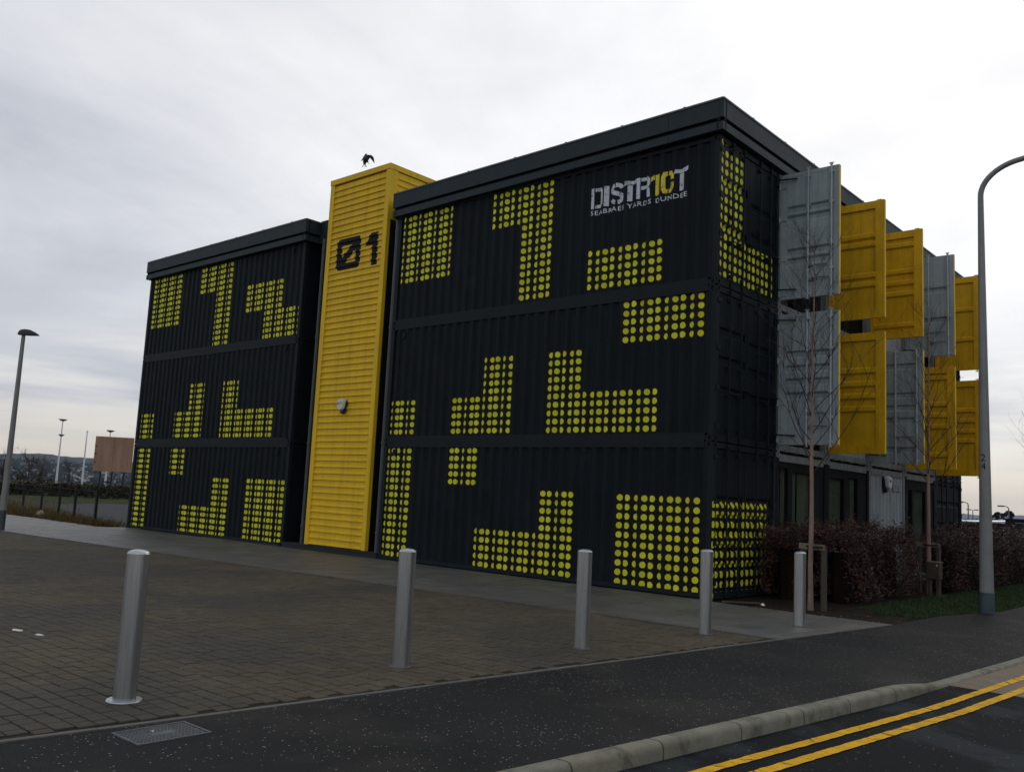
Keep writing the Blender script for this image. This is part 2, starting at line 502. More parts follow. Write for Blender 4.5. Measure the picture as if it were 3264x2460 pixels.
def drop(y):     # the footway dips to the dropped kerb
    if y < -5.6: return 0.0
    if y > -4.1: return -.075
    t = (y + 5.6) / 1.5
    return -.075 * t


def build_footway():
    b = MB(); ys = [-60, -40, -25, -16, -13, -11, -9.92, -8, -6.5] + [-5.6 + .25 * i for i in range(7)] + [-3, -1.8, 0, 2, 4, 6, 9, 12, 20, 40, 80]
    vs = []; fs = []
    def inner(y):
        if y < -.2: return edge_x(y) + .03
        return 3.2 + (0 if y < 1.8 else min(.5, .22 * (y - 1.8))) + (0 if y < 6 else .035 * (y - 6))
    for i, y in enumerate(ys):
        xa, xb = inner(y), kerb_x(y) - .12
        for t in (0, .55, .8, 1):
            vs.append((xa + (xb - xa) * t, y, -.004 + drop(y) * max(0, (t - .45) / .55)))
        if i:
            a0 = 4 * (i - 1)
            for k in range(3): fs.append((a0 + k, a0 + k + 1, a0 + 5 + k, a0 + 4 + k))
    b.add(vs, fs); return b.build('footway', 'footway_asphalt', None, kind='structure')


footway = build_footway()

# kerb: every stone its own piece
kerb = MB()
for y0, y1 in zip(YS, YS[1:]):
    kerb.hexa([(kerb_x(y0) - .20, y0, -.26), (kerb_x(y0) + .03, y0, -.26), (kerb_x(y1) + .03, y1, -.26), (kerb_x(y1) - .20, y1, -.26),
               (kerb_x(y0) - .20, y0, -.125), (kerb_x(y0) + .03, y0, -.125), (kerb_x(y1) + .03, y1, -.125), (kerb_x(y1) - .20, y1, -.125)])
kerb = kerb.build('kerb', 'joint_sand', None, kind='structure')


def kerb_stone(y0, y1, d0=0.0, d1=0.0):
    b = MB(); N = 6 if d0 != d1 else 2
    prof = [(-.125, -.2), (-.125, .006), (-.045, .008), (-.022, .003), (-.007, -.012), (0.002, -.035), (.004, -.2)]
    vs = []; fs = []; n = len(prof); g = .008
    for i in range(N):
        t = i / (N - 1); y = y0 + g + (y1 - y0 - 2 * g) * t
        s = t * t * (3 - 2 * t); d = d0 + (d1 - d0) * s
        for px, pz in prof:
            vs.append((kerb_x(y) + px, y, max(-.2, pz + d) if pz > -.2 else -.2))
        if i:
            for k in range(n - 1):
                a = (i - 1) * n + k; fs.append((a, a + 1, a + n + 1, a + n))
    fs.append(tuple(range(n - 1, -1, -1))); fs.append(tuple((N - 1) * n + k for k in range(n)))
    b.add(vs, fs); return b.build('kerb_stone', 'kerb_concrete', kerb, smooth=True)


ky = [-9.92 - .915 * i for i in range(9, 0, -1)] + [-9.92, -9.02, -8.08, -7.18, -6.41, -5.53]
for a, c in zip(ky, ky[1:]): kerb_stone(a, c)
kerb_stone(-5.53, -4.15, 0, -.085)
y = -4.15
while y < 22: kerb_stone(y, y + .915, -.085, -.085); y += .915

# double yellow lines and the buff surfacing
def line_strip(name, off0, off1, mat, y0, y1, z, ragged=0.0):
    b = MB(); vs = []; fs = []; N = int((y1 - y0) / .06)
    for i in range(N + 1):
        y = y0 + (y1 - y0) * i / N
        vs += [(kerb_x(y) + off0 + R.uniform(-ragged, ragged), y, z), (kerb_x(y) + off1 + R.uniform(-ragged, ragged), y, z)]
        if i: fs.append((2 * i - 2, 2 * i - 1, 2 * i + 1, 2 * i))
    b.add(vs, fs); return b.build(name, mat, None, kind='structure')


def off_shift(y): return 0


between('buff_surfacing', lambda y: kerb_x(y) - .005, lambda y: kerb_x(y) + 3.4, [-4.15, -1.8, 6, 20, 40], -.106, 'buff_surface')
line_strip('yellow_line', .285, .378, 'line_yellow', -22, 30, -.102, .005)
line_strip('yellow_line', .515, .612, 'line_yellow', -22, 30, -.102, .005)


# paved yard: courses of small blocks parallel to the building
def build_yard():
    base = [(-45, -26), (edge_x(-26) - .03, -26), (edge_x(strip_y(2.9)) - .03, strip_y(2.9)), (-45, strip_y(-45))]
    yard = sheet('paved_yard', base, -.016, 'joint_sand')
    course = .1345; sizes = [.105, .14, .14, .175, .21]
    cells = []
    y = -16.01; ci = 0
    while y < -3.2:
        x = edge_x(y) - .05 - R.uniform(0, .1)
        while x > -27.5:
            w = R.choice(sizes); x0 = x - w
            cx, cy = x0 + w / 2, y + course / 2
            if cy + course / 2 < strip_y(cx) - .01 and cy > -15.0:
                # keep to the part the photograph can see, plus a margin
                lim = -4.86 - (cx + 19.33) * .349
                if cy > lim - 5.0: cells.append((x0, y, w))
            x = x0 - .0
        y += course; ci += 1
    g = .0048
    def dist(c): return (c[0] - CAM.x) ** 2 + (c[1] - CAM.y) ** 2
    # the ones that show largest and lie in the frame come first
    def inview(c):
        d = Vector((c[0] + c[2] / 2, c[1] + .06, 0)) - CAM
        zc = d.dot(fwd); u = d.dot(rgt2) / zc * FPX; v = -d.dot(upv2) / zc * FPX
        return abs(u) < 1632 and abs(v) < 1230
    order = sorted(cells, key=lambda c: (not inview(c), dist(c)))
    near = order[:290]; rest = order[290:]
    protos = {}
    for w in set(sizes):
        b = MB(); b.bbox(g, w - g, g, course - g, -.03, 0, .004)
        protos[w] = b.mesh('paver', 'paver')
    for (x0, y0, w) in near:
        o = bpy.data.objects.new('paver', protos[w]); COL.objects.link(o)
        o.parent = yard; o.location = (x0, y0, R.uniform(-.0045, .0015))
        o.rotation_euler = (R.gauss(0, .006), R.gauss(0, .006), R.gauss(0, .006))
    b = MB()
    for (x0, y0, w) in rest:
        h = R.uniform(-.004, .0015); c = .004
        X0, X1, Y0, Y1 = x0 + g, x0 + w - g, y0 + g, y0 + course - g
        t = [R.gauss(0, .0008) for _ in range(4)]
        vs = [(X0, Y0, -.02), (X1, Y0, -.02), (X1, Y1, -.02), (X0, Y1, -.02),
              (X0, Y0, h - c), (X1, Y0, h - c), (X1, Y1, h - c), (X0, Y1, h - c),
              (X0 + c, Y0 + c, h + t[0]), (X1 - c, Y0 + c, h + t[1]), (X1 - c, Y1 - c, h + t[2]), (X0 + c, Y1 - c, h + t[3])]
        b.add(vs, [(8, 9, 10, 11)] + [(k, (k + 1) % 4, 4 + (k + 1) % 4, 4 + k) for k in range(4)] + [(4 + k, 4 + (k + 1) % 4, 8 + (k + 1) % 4, 8 + k) for k in range(4)])
    b.build('paver_field', 'paver', yard, kind='stuff')
    return yard


yard = build_yard()


def build_strip():
    pts = [(-45, strip_y(-45)), (edge_x(strip_y(2.9)) - .03, strip_y(2.9)), (3.19, -.18), (-.02, -.02), (-22, -.02), (-22.3, -.9), (-45, -.2)]
    st = sheet('slab_strip', pts, -.014, 'joint_sand')
    s = .45; cells = []
    x = 3.2
    while x > -44:
        j = 0; y = -.2
        while y > -5.4:
            X0, X1, Y1, Y0 = x - s, x, y, y - s
            cx = (X0 + X1) / 2
            top = -.03 if -22.2 < cx < 0.05 else (-.18 if cx > 0 else -.75)
            Y1 = min(Y1 + .22, top) if j == 0 else Y1
            if Y1 > Y0 + .06 and Y0 > -6:
                cells.append((X0, X1, Y0, Y1))
            y -= s; j += 1
        x -= s
    def clip(c):
        X0, X1, Y0, Y1 = c; g = .004
        lo0, lo1 = max(Y0, strip_y(X0)), max(Y0, strip_y(X1))
        if Y1 - min(lo0, lo1) < .05: return None
        def xr(y): return min(X1, edge_x(y) - .035)
        if xr(Y1) - X0 < .06: return None
        p = [(X0 + g, min(lo0 + g, Y1 - .02)), (xr(lo1) - g, min(lo1 + g, Y1 - .02)), (xr(Y1) - g, Y1 - g), (X0 + g, Y1 - g)]
        return p
    polys = [(c, clip(c)) for c in cells]; polys = [(c, p) for c, p in polys if p]
    polys.sort(key=lambda q: (q[0][0] - CAM.x) ** 2 + (q[0][2] - CAM.y) ** 2)
    full = MB(); g = .004; full.bbox(g, s - g, g, s - g, -.04, 0, .003); full = full.mesh('slab', 'slab')
    rest = MB()
    for i, (c, p) in enumerate(polys):
        h = R.uniform(-.002, .003)
        isfull = abs((c[3] - c[2]) - s) < .001 and c[2] > max(strip_y(c[0]), strip_y(c[1])) and c[1] < edge_x(c[2]) - .04
        if i < 285:
            if isfull:
                o = bpy.data.objects.new('slab', full); COL.objects.link(o); o.parent = st; o.location = (c[0], c[2], h)
                o.rotation_euler = (R.gauss(0, .003), R.gauss(0, .003), 0)
            else:
                b = MB(); b.prism([(x, y, -.04) for x, y in p], (0, 0, .04 + h)); b.build('slab', 'slab', st)
        else:
            rest.prism([(x, y, -.03) for x, y in p], (0, 0, .03 + h))
    rest.build('slab_field', 'slab', st, kind='stuff')
    return st


strip = build_strip()

# flush concrete edging between blocks and footway
edging = MB(); edging.hexa([(edge_x(-26) - .03, -26, -.2), (edge_x(-26) + .03, -26, -.2), (edge_x(-.2) + .03, -.2, -.2), (edge_x(-.2) - .03, -.2, -.2),
                            (edge_x(-26) - .03, -26, -.012), (edge_x(-26) + .03, -26, -.012), (edge_x(-.2) + .03, -.2, -.012), (edge_x(-.2) - .03, -.2, -.012)])
edging = edging.build('edging', 'joint_sand', None, kind='structure')
y = -20.0
while y < -.5:
    y1 = min(y + .915, -.2); b = MB(); h = R.uniform(.001, .006); o = R.gauss(0, .003)
    b.hexa([(edge_x(y) - .026 + o, y + .003, -.02), (edge_x(y) + .026 + o, y + .003, -.02), (edge_x(y1) + .026 + o, y1 - .003, -.02), (edge_x(y1) - .026 + o, y1 - .003, -.02),
            (edge_x(y) - .024 + o, y + .003, h), (edge_x(y) + .024 + o, y + .003, h), (edge_x(y1) + .024 + o, y1 - .003, h), (edge_x(y1) - .024 + o, y1 - .003, h)])
    b.build('edging_stone', 'edging', edging); y = y1

# planting bed, verge, rough ground on the left
sheet('planting_bed', [(-.02, -.16), (3.18, -.18), (3.2, 1.8), (3.9, 6), (5.2, 40), (-.02, 40)], -.020, 'soil')
sheet('grass_verge', [(2.6, 2.3), (3.14, 1.75), (3.2, 2.1), (3.62, 3.9), (3.75, 6), (4.9, 40), (2.4, 40), (2.1, 8), (1.95, 4)], -.012, 'lawn')
sheet('rough_ground', [(-22.1, -.95), (-45, -.2), (-260, 30), (-260, 160), (-22.1, 160)], -.05, 'rough_grass')
sheet('gravel_yard', [(-23.5, 1.2), (-31, 2.8), (-38.5, 4.6), (-47.5, 8.3), (-52, 13), (-36, 16), (-23.5, 12)], -.044, 'gravel')
sheet('lawn', [(-49, 9.2), (-75, 13), (-110, 32), (-75, 34), (-54, 17)], -.038, 'lawn')


# ------------------------------------------------------------------ the building
H1, H2, H3 = 2.812, 5.708, 8.604
WP = 2.5475
bld = thing('container_building', 'three storey building of stacked dark shipping containers with a yellow tower and open container doors', 'building')


def corr(x0, x1, s0, yo, per=.2778, dep=.042):
    """(x, y) points of a pressed corrugated sheet between x0 and x1; yo is the outer face"""
    pts = []
    n0 = math.floor((x0 - s0) / per) - 1
    n1 = math.ceil((x1 - s0) / per) + 1
    raw = []
    for n in range(n0, n1 + 1):
        s = s0 + n * per
        raw += [(s - .030 * per / .2778, yo + dep), (s + .030 * per / .2778, yo), (s + .110 * per / .2778, yo), (s + .170 * per / .2778, yo + dep)]
    for (xa, ya), (xb, yb) in zip(raw, raw[1:]):
        for x in (x0, x1):
            if xa < x < xb: pts.append((x, ya + (yb - ya) * (x - xa) / (xb - xa)))
    pts += [(x, y) for x, y in raw if x0 < x < x1]
    return sorted(pts)


def prof_at(pts, x):
    if x <= pts[0][0]: return pts[0][1]
    for (xa, ya), (xb, yb) in zip(pts, pts[1:]):
        if xa <= x <= xb: return ya + (yb - ya) * (x - xa) / max(1e-9, xb - xa)
    return pts[-1][1]


def wall_strip(b, pts, z0, z1, axis='x'):
    vs = []; fs = []
    for i, (x, y) in enumerate(pts):
        if axis == 'x': vs += [(x, y, z0), (x, y, z1)]
        else: vs += [(-y, x, z0), (-y, x, z1)]
        if i: fs.append((2 * i - 2, 2 * i, 2 * i + 1, 2 * i - 1))
    b.add(vs, fs)


PX, PZ = .1863, .176


def dot_sheet(parent, s0, x0, ztop, rects, px=PX, pz=PZ, yo=.006, label=None):
    """self-adhesive sheet of dots that follows the corrugations; rects = (col0, col1, row0, row1)"""
    b = MB()
    for (c0, c1, r0, r1) in rects:
        xa, xb = x0 + (c0 - .5) * px, x0 + (c1 - .5) * px
        za, zb = ztop - (r1 - .5) * pz, ztop - (r0 - .5) * pz
        # columns are spaced along the unfolded sheet
        pts = corr(xa, xb, s0, yo - .0022)
        ref = corr(min(xa, x0) - .6, xb, s0, yo)
        arcl = [0.0]
        for (ax, ay), (bx, by) in zip(ref, ref[1:]): arcl.append(arcl[-1] + math.hypot(bx - ax, by - ay))
        def al(x):
            for i in range(len(ref) - 1):
                if ref[i][0] <= x <= ref[i + 1][0]: return arcl[i] + (arcl[i + 1] - arcl[i]) * (x - ref[i][0]) / max(1e-9, ref[i + 1][0] - ref[i][0])
            return arcl[-1]
        # fit the unfolded pitch so that whole columns fill the sheet from edge to edge
        xl, xr = x0 - .5 * px, x0 + (max(r[1] for r in rects) - .5) * px
        if xr > ref[-1][0]:
            ref = corr(min(xa, x0) - .6, xr, s0, yo); arcl = [0.0]
            for (ax, ay), (bx, by) in zip(ref, ref[1:]): arcl.append(arcl[-1] + math.hypot(bx - ax, by - ay))
        pa = (al(xr) - al(xl)) / max(r[1] for r in rects)
        for (ax, ay), (bx, by) in zip(pts, pts[1:]):
            ua, ub = (al(ax) - al(xl)) / pa, (al(bx) - al(xl)) / pa
            va, vb = (ztop - za) / pz + .5, (ztop - zb) / pz + .5
            b.add([(ax, ay, za), (bx, by, za), (bx, by, zb), (ax, ay, zb)], [(0, 1, 2, 3)], [(ua, va), (ub, va), (ub, vb), (ua, vb)])
    o = b.build('dot_panel', 'dot_vinyl', parent)
    if label: o['label'] = label
    return o


def face_hole(b, o, u, v, w, h, hw, hh, depth_dir, d=.03):
    """rectangle with a stadium shaped hole; o is the centre, u/v unit axes"""
    o, u, v, dd = Vector(o), Vector(u), Vector(v), Vector(depth_dir)
    N = 12; ring = []; rect = []
    for k in range(N):
        t = 2 * math.pi * k / N
        ring.append(o + u * (hw * math.cos(t)) + v * (hh * math.sin(t)))
        c, s_ = math.cos(t), math.sin(t); m = max(abs(c), abs(s_))
        rect.append(o + u * (w / 2 * c / m) + v * (h / 2 * s_ / m))
    vs = rect + ring + [p + dd * d for p in ring]
    fs = []
    for k in range(N):
        j = (k + 1) % N
        fs += [(k, j, N + j, N + k), (N + k, N + j, 2 * N + j, 2 * N + k)]
    fs.append(tuple(2 * N + k for k in range(N)))
    b.add(vs, fs)


def casting(parent, x, y, z, sx, sy, mat, up):
    """corner casting: x,y outer corner; sx/sy point inwards; z is bottom"""
    b = MB(); w, d, h = .178, .162, .118
    x1, y1 = x + sx * w, y + sy * d
    xa, xb = min(x, x1), max(x, x1); ya, yb = min(y, y1), max(y, y1)
    face_hole(b, ((xa + xb) / 2, y, z + h / 2), (1, 0, 0), (0, 0, 1), w, h, .030, .041, (0, sy, 0))
    face_hole(b, (x, (ya + yb) / 2, z + h / 2), (0, 1, 0), (0, 0, 1), d, h, .030, .041, (sx, 0, 0))
    b.add([(xa, ya, z), (xb, ya, z), (xb, yb, z), (xa, yb, z), (xa, ya, z + h), (xb, ya, z + h), (xb, yb, z + h), (xa, yb, z + h)],
          [(0, 3, 2, 1), (4, 5, 6, 7)])
    ins_x, ins_y = x1, y1
    b.add([(ins_x, ya, z), (ins_x, yb, z), (ins_x, yb, z + h), (ins_x, ya, z + h)], [(0, 1, 2, 3)])
    b.add([(xa, ins_y, z), (xb, ins_y, z), (xb, ins_y, z + h), (xa, ins_y, z + h)], [(0, 1, 2, 3)])
    return b.build('corner_casting', mat, parent)


def door_profile(z0, z1, bands, hw=.085, sl=.045, dep=.036):
    """(z, inset) list; inset grows inwards inside each pressed band"""
    pts = [(z0, 0.0)]
    for c in sorted(bands):
        pts += [(c - hw, 0), (c - hw + sl, dep), (c + hw - sl, dep), (c + hw, 0)]
    pts.append((z1, 0.0))
    return pts


def container(X0, X1, zb, zt, s0, wallz, label, ends_dark=True):
    """front container: long corrugated side towards -Y, doors towards +X"""
    b = MB()
    wall_strip(b, corr(X0 + .10, X1 - .10, s0, .006), wallz[0], wallz[1])
    # left end, roof and floor of the box
    b.box(X0 + .01, X1 - .09, .07, WP - .02, zb + .02, zt - .02)
    c = b.build('container', 'dark_paint', bld, label=label)
    for xa, xb in ((X0, X0 + .11), (X1 - .11, X1)):
        p = MB(); p.box(xa, xb, 0, .11, zb + .118, zt - .118); p.build('corner_post', 'dark_steel', c)
    for x, sx in ((X0, 1), (X1, -1)):
        for z in (zb, zt - .118): casting(c, x + (.002 if sx < 0 else -.002) * 1, -.003, z + (.003 if z == zb else -.003), sx, 1, 'dark_steel', 1)
    return c


def rail(c, X0, X1, z0, z1, name='rail'):
    b = MB(); b.box(X0, X1, -.001, .075, z0, z1); b.box(X0, X1, .004, .07, z1, z1 + .012)
    return b.build(name, 'dark_steel', c)


RX0, RX1 = -9.03, 0.0
LX0, LX1 = -21.97, -12.97
SR, SL_ = -3.56, -14.745
fronts = {}
for side, (xa, xb, s0) in {'r': (RX0, RX1, SR), 'l': (LX0, LX1, SL_)}.items():
    word = 'right hand' if side == 'r' else 'left hand'
    for lv, (zb, zt, wz) in enumerate(((0.0, H1, (.09, 2.71)), (H1, H2, (2.96, 5.61)), (H2, H3, (5.85, 8.60)))):
        txt = {0: 'ground floor', 1: 'middle', 2: 'top'}[lv]
        fronts[side, lv] = container(xa, xb, zb, zt, s0, wz, f'{txt} dark container of the {word} block with yellow dot panels')
    rail(fronts[side, 0], xa + .115, xb - .182, 2.70, 2.955)
    rail(fronts[side, 1], xa + .115, xb - .182, 5.60, 5.845)
    rail(fronts[side, 0], xa + .10, xb - .10, .02, .092)
    rail(fronts[side, 2], xa + .10, xb - .10, 8.50, 8.56)

F = fronts
dot_sheet(F['r', 2], SR, -8.82, 8.420, [(0, 10, 0, 10)])
dot_sheet(F['r', 2], SR, -5.735, 8.442, [(0, 10, 0, 5), (5, 10, 5, 15)])
dot_sheet(F['r', 2], SR, -2.947, 6.695, [(0, 10, 0, 5)])
dot_sheet(F['r', 1], SR, -2.008, 5.525, [(0, 10, 0, 5)])
dot_sheet(F['r', 1], SR, -8.85, 3.772, [(0, 5, 0, 5)])
dot_sheet(F['r', 1], SR, -6.70, 4.652, [(5, 10, 0, 5), (0, 10, 5, 10)])
dot_sheet(F['r', 1], SR, -3.89, 4.642, [(0, 5, 0, 5), (0, 15, 5, 10)])
dot_sheet(F['r', 0], SR, -8.87, 2.612, [(0, 5, 0, 15)], pz=.1755)
dot_sheet(F['r', 0], SR, -6.70, 2.622, [(0, 5, 0, 5)])
dot_sheet(F['r', 0], SR, -5.812, 1.738, [(10, 15, 0, 5), (0, 15, 5, 10)])
dot_sheet(F['r', 0], SR, -2.014, 1.730, [(0, 10, 0, 10)], px=.1872, pz=.1768)
dot_sheet(F['l', 2], SL_, -21.58, 8.392, [(0, 10, 0, 10)])
dot_sheet(F['l', 2], SL_, -18.483, 8.385, [(0, 10, 0, 5), (5, 10, 5, 15)])
dot_sheet(F['l', 2], SL_, -15.724, 7.507, [(0, 10, 0, 5), (5, 15, 5, 10)])
dot_sheet(F['l', 1], SL_, -21.68, 3.755, [(0, 5, 0, 5)])
dot_sheet(F['l', 1], SL_, -19.47, 4.650, [(5, 10, 0, 5), (0, 10, 5, 10)])
dot_sheet(F['l', 1], SL_, -16.65, 4.638, [(0, 5, 0, 5), (0, 15, 5, 10)])
dot_sheet(F['l', 0], SL_, -21.71, 2.590, [(0, 5, 0, 15)], pz=.1755)
dot_sheet(F['l', 0], SL_, -19.48, 2.590, [(0, 5, 0, 5)])
dot_sheet(F['l', 0], SL_, -18.63, 1.715, [(10, 15, 0, 5), (0, 15, 5, 10)])
dot_sheet(F['l', 0], SL_, -14.90, 1.727, [(0, 10, 0, 10)], px=.189, pz=.177)


# ---- small wall vents under the top rail
def side_vent(c, x, z):
    b = MB(); b.box(x - .05, x + .05, -.022, .03, z - .13, z + .02)
    for k in range(3): b.box(x - .055, x + .055, -.030, -.02, z - .11 + .045 * k, z - .095 + .045 * k)
    b.build('wall_vent', 'dark_steel', c)


side_vent(F['r', 0], -8.62, 2.63); side_vent(F['l', 2], -13.55, 8.38)
side_vent(F['l', 1], -13.55, 5.53); side_vent(F['l', 0], -13.55, 2.62); side_vent(F['r', 1], -8.55, 5.50)


# ---- lettering that lies on the corrugations
def conform(name, polys, mat, parent, cuts, place, axis):
    """polys in a 2D plane; cut at the fold lines, then lay each vertex on the folded sheet"""
    bm = bmesh.new()
    for p in polys:
        vs = [bm.verts.new((a, b_, 0)) for a, b_ in p]
        try: bm.faces.new(vs)
        except ValueError: pass
    nrm = Vector((1, 0, 0)) if axis == 0 else Vector((0, 1, 0))
    lo = min(v.co[axis] for v in bm.verts); hi = max(v.co[axis] for v in bm.verts)
    for c in cuts:
        if lo < c < hi:
            co = Vector((c, 0, 0)) if axis == 0 else Vector((0, c, 0))
            bmesh.ops.bisect_plane(bm, geom=bm.verts[:] + bm.edges[:] + bm.faces[:], plane_co=co, plane_no=nrm, dist=1e-5)
    bmesh.ops.triangulate(bm, faces=bm.faces[:])
    bmesh.ops.recalc_face_normals(bm, faces=bm.faces[:])
    for v in bm.verts: v.co = place(v.co.x, v.co.y)
    me = bpy.data.meshes.new(name); bm.to_mesh(me); bm.free()
    me.materials.append(MATS[mat])
    o = bpy.data.objects.new(name, me); COL.objects.link(o)
    if parent: o.parent = parent; LOC[o.as_pointer()] = LOC.get(parent.as_pointer(), (0, 0, 0))
    return o


def stroke(pts, w):
    """polyline as quads with mitred joints"""
    P = [Vector(p) for p in pts]; L = []; Rr = []
    for i, p in enumerate(P):
        d0 = (P[i] - P[i - 1]).normalized() if i else (P[1] - P[0]).normalized()
        d1 = (P[i + 1] - P[i]).normalized() if i < len(P) - 1 else d0
        n0, n1 = Vector((-d0.y, d0.x)), Vector((-d1.y, d1.x))
        m = (n0 + n1).normalized(); k = w / 2 / max(.4, m.dot(n0))
        L.append(p + m * k); Rr.append(p - m * k)
    return [[tuple(Rr[i]), tuple(Rr[i + 1]), tuple(L[i + 1]), tuple(L[i])] for i in range(len(P) - 1)]


def arc(cx, cy, rx, ry, a0, a1, n=10):
    return [(cx + rx * math.cos(rad(a0 + (a1 - a0) * i / n)), cy + ry * math.sin(rad(a0 + (a1 - a0) * i / n))) for i in range(n + 1)]


cut_r = [x for x, y in corr(-9, 0, SR, 0)]
corr_r = corr(-9, 0, SR, .006)
def place_r(x, z): return Vector((x, prof_at(corr_r, x) - .005, z))
def rect(x0, x1, z0, z1): return [(x0, z0), (x1, z0), (x1, z1), (x0, z1)]


zb, zt = 7.66, 8.09
LET = {}
LET['D'] = [rect(-2.965, -2.893, zb - .01, zt)] + stroke([(-2.875, zt - .035), (-2.745, zt - .035), (-2.715, zt - .075), (-2.715, zb + .07), (-2.745, zb + .035), (-2.875, zb + .035)], .072)
LET['I'] = [rect(-2.645, -2.542, zb, zt)]
LET['S'] = stroke(arc(-2.335, 7.975, .115, .085, 178, 112, 5), .088) + stroke(arc(-2.335, 7.975, .115, .085, 100, 8, 6), .088) + \
    stroke([(-2.452, 7.985), (-2.445, 7.945), (-2.40, 7.905), (-2.27, 7.862), (-2.225, 7.83), (-2.218, 7.775)], .092) + \
    stroke(arc(-2.335, 7.775, .115, .08, 2, -78, 6), .088) + stroke(arc(-2.335, 7.775, .115, .08, -102, -176, 5), .088)
LET['T'] = [[(-2.15, 7.985), (-2.11, 8.008), (-1.86, 8.0), (-1.852, 8.012), (-1.852, 8.085), (-1.95, 8.078), (-2.13, 8.095), (-2.15, 8.06)], rect(-2.062, -1.965, zb, 7.99)]
LET['R'] = [rect(-1.845, -1.765, zb, zt + .005)] + stroke([(-1.75, zt - .035), (-1.60, zt - .035), (-1.565, zt - .075), (-1.565, 7.93), (-1.60, 7.885), (-1.75, 7.885)], .075) + \
    [[(-1.62, 7.86), (-1.54, 7.86), (-1.522, zb), (-1.605, zb)]]
LET['T2'] = [[(-.975, 8.005), (-.93, 8.022), (-.76, 8.012), (-.70, 8.022), (-.668, 8.05), (-.668, 8.125), (-.72, 8.10), (-.85, 8.092), (-.965, 8.098), (-.975, 8.07)], rect(-.873, -.762, zb, 8.005)]
for k in ('D', 'I', 'S', 'T', 'R', 'T2'):
    conform('letter', LET[k], 'letter_white', F['r', 2], cut_r, place_r, 0)
one = [rect(-1.425, -1.315, zb, zt), [(-1.51, 7.955), (-1.44, 8.0), (-1.44, 8.095), (-1.455, 8.095), (-1.51, 8.045)]]
cee = stroke([(-1.146, 8.067), (-1.195, 8.062), (-1.232, 8.0), (-1.232, 7.77), (-1.195, 7.708), (-1.146, 7.703)], .086) + \
    stroke([(-1.118, 8.067), (-1.066, 8.062), (-1.028, 8.0), (-1.028, 7.925)], .086) + stroke([(-1.028, 7.865), (-1.028, 7.77), (-1.066, 7.708), (-1.118, 7.703)], .086)
conform('letter', one, 'letter_yellow', F['r', 2], cut_r, place_r, 0)
conform('letter', cee, 'letter_yellow', F['r', 2], cut_r, place_r, 0)


def text_polys(txt, size, spacing=1.0):
    cu = bpy.data.curves.new('text', 'FONT'); cu.body = txt; cu.size = size; cu.space_character = spacing; cu.resolution_u = 2
    ob = bpy.data.objects.new('text', cu); COL.objects.link(ob)
    dg = bpy.context.evaluated_depsgraph_get(); me = bpy.data.meshes.new_from_object(ob.evaluated_get(dg))
    polys = [[(me.vertices[i].co.x, me.vertices[i].co.y) for i in p.vertices] for p in me.polygons]
    bpy.data.meshes.remove(me); bpy.data.objects.remove(ob); bpy.data.curves.remove(cu)
    return polys


def fit(polys, x0, x1, z0, z1):
    xs = [p[0] for q in polys for p in q]; ys = [p[1] for q in polys for p in q]
    a, b_, c, d = min(xs), max(xs), min(ys), max(ys)
    return [[(x0 + (x - a) / (b_ - a) * (x1 - x0), z0 + (y - c) / (d - c) * (z1 - z0)) for x, y in q] for q in polys]


conform('lettering', fit(text_polys('SEABRAES YARDS DUNDEE', 1, 1.12), -2.968, -.683, 7.514, 7.610), 'letter_plain', F['r', 2], cut_r, place_r, 0)


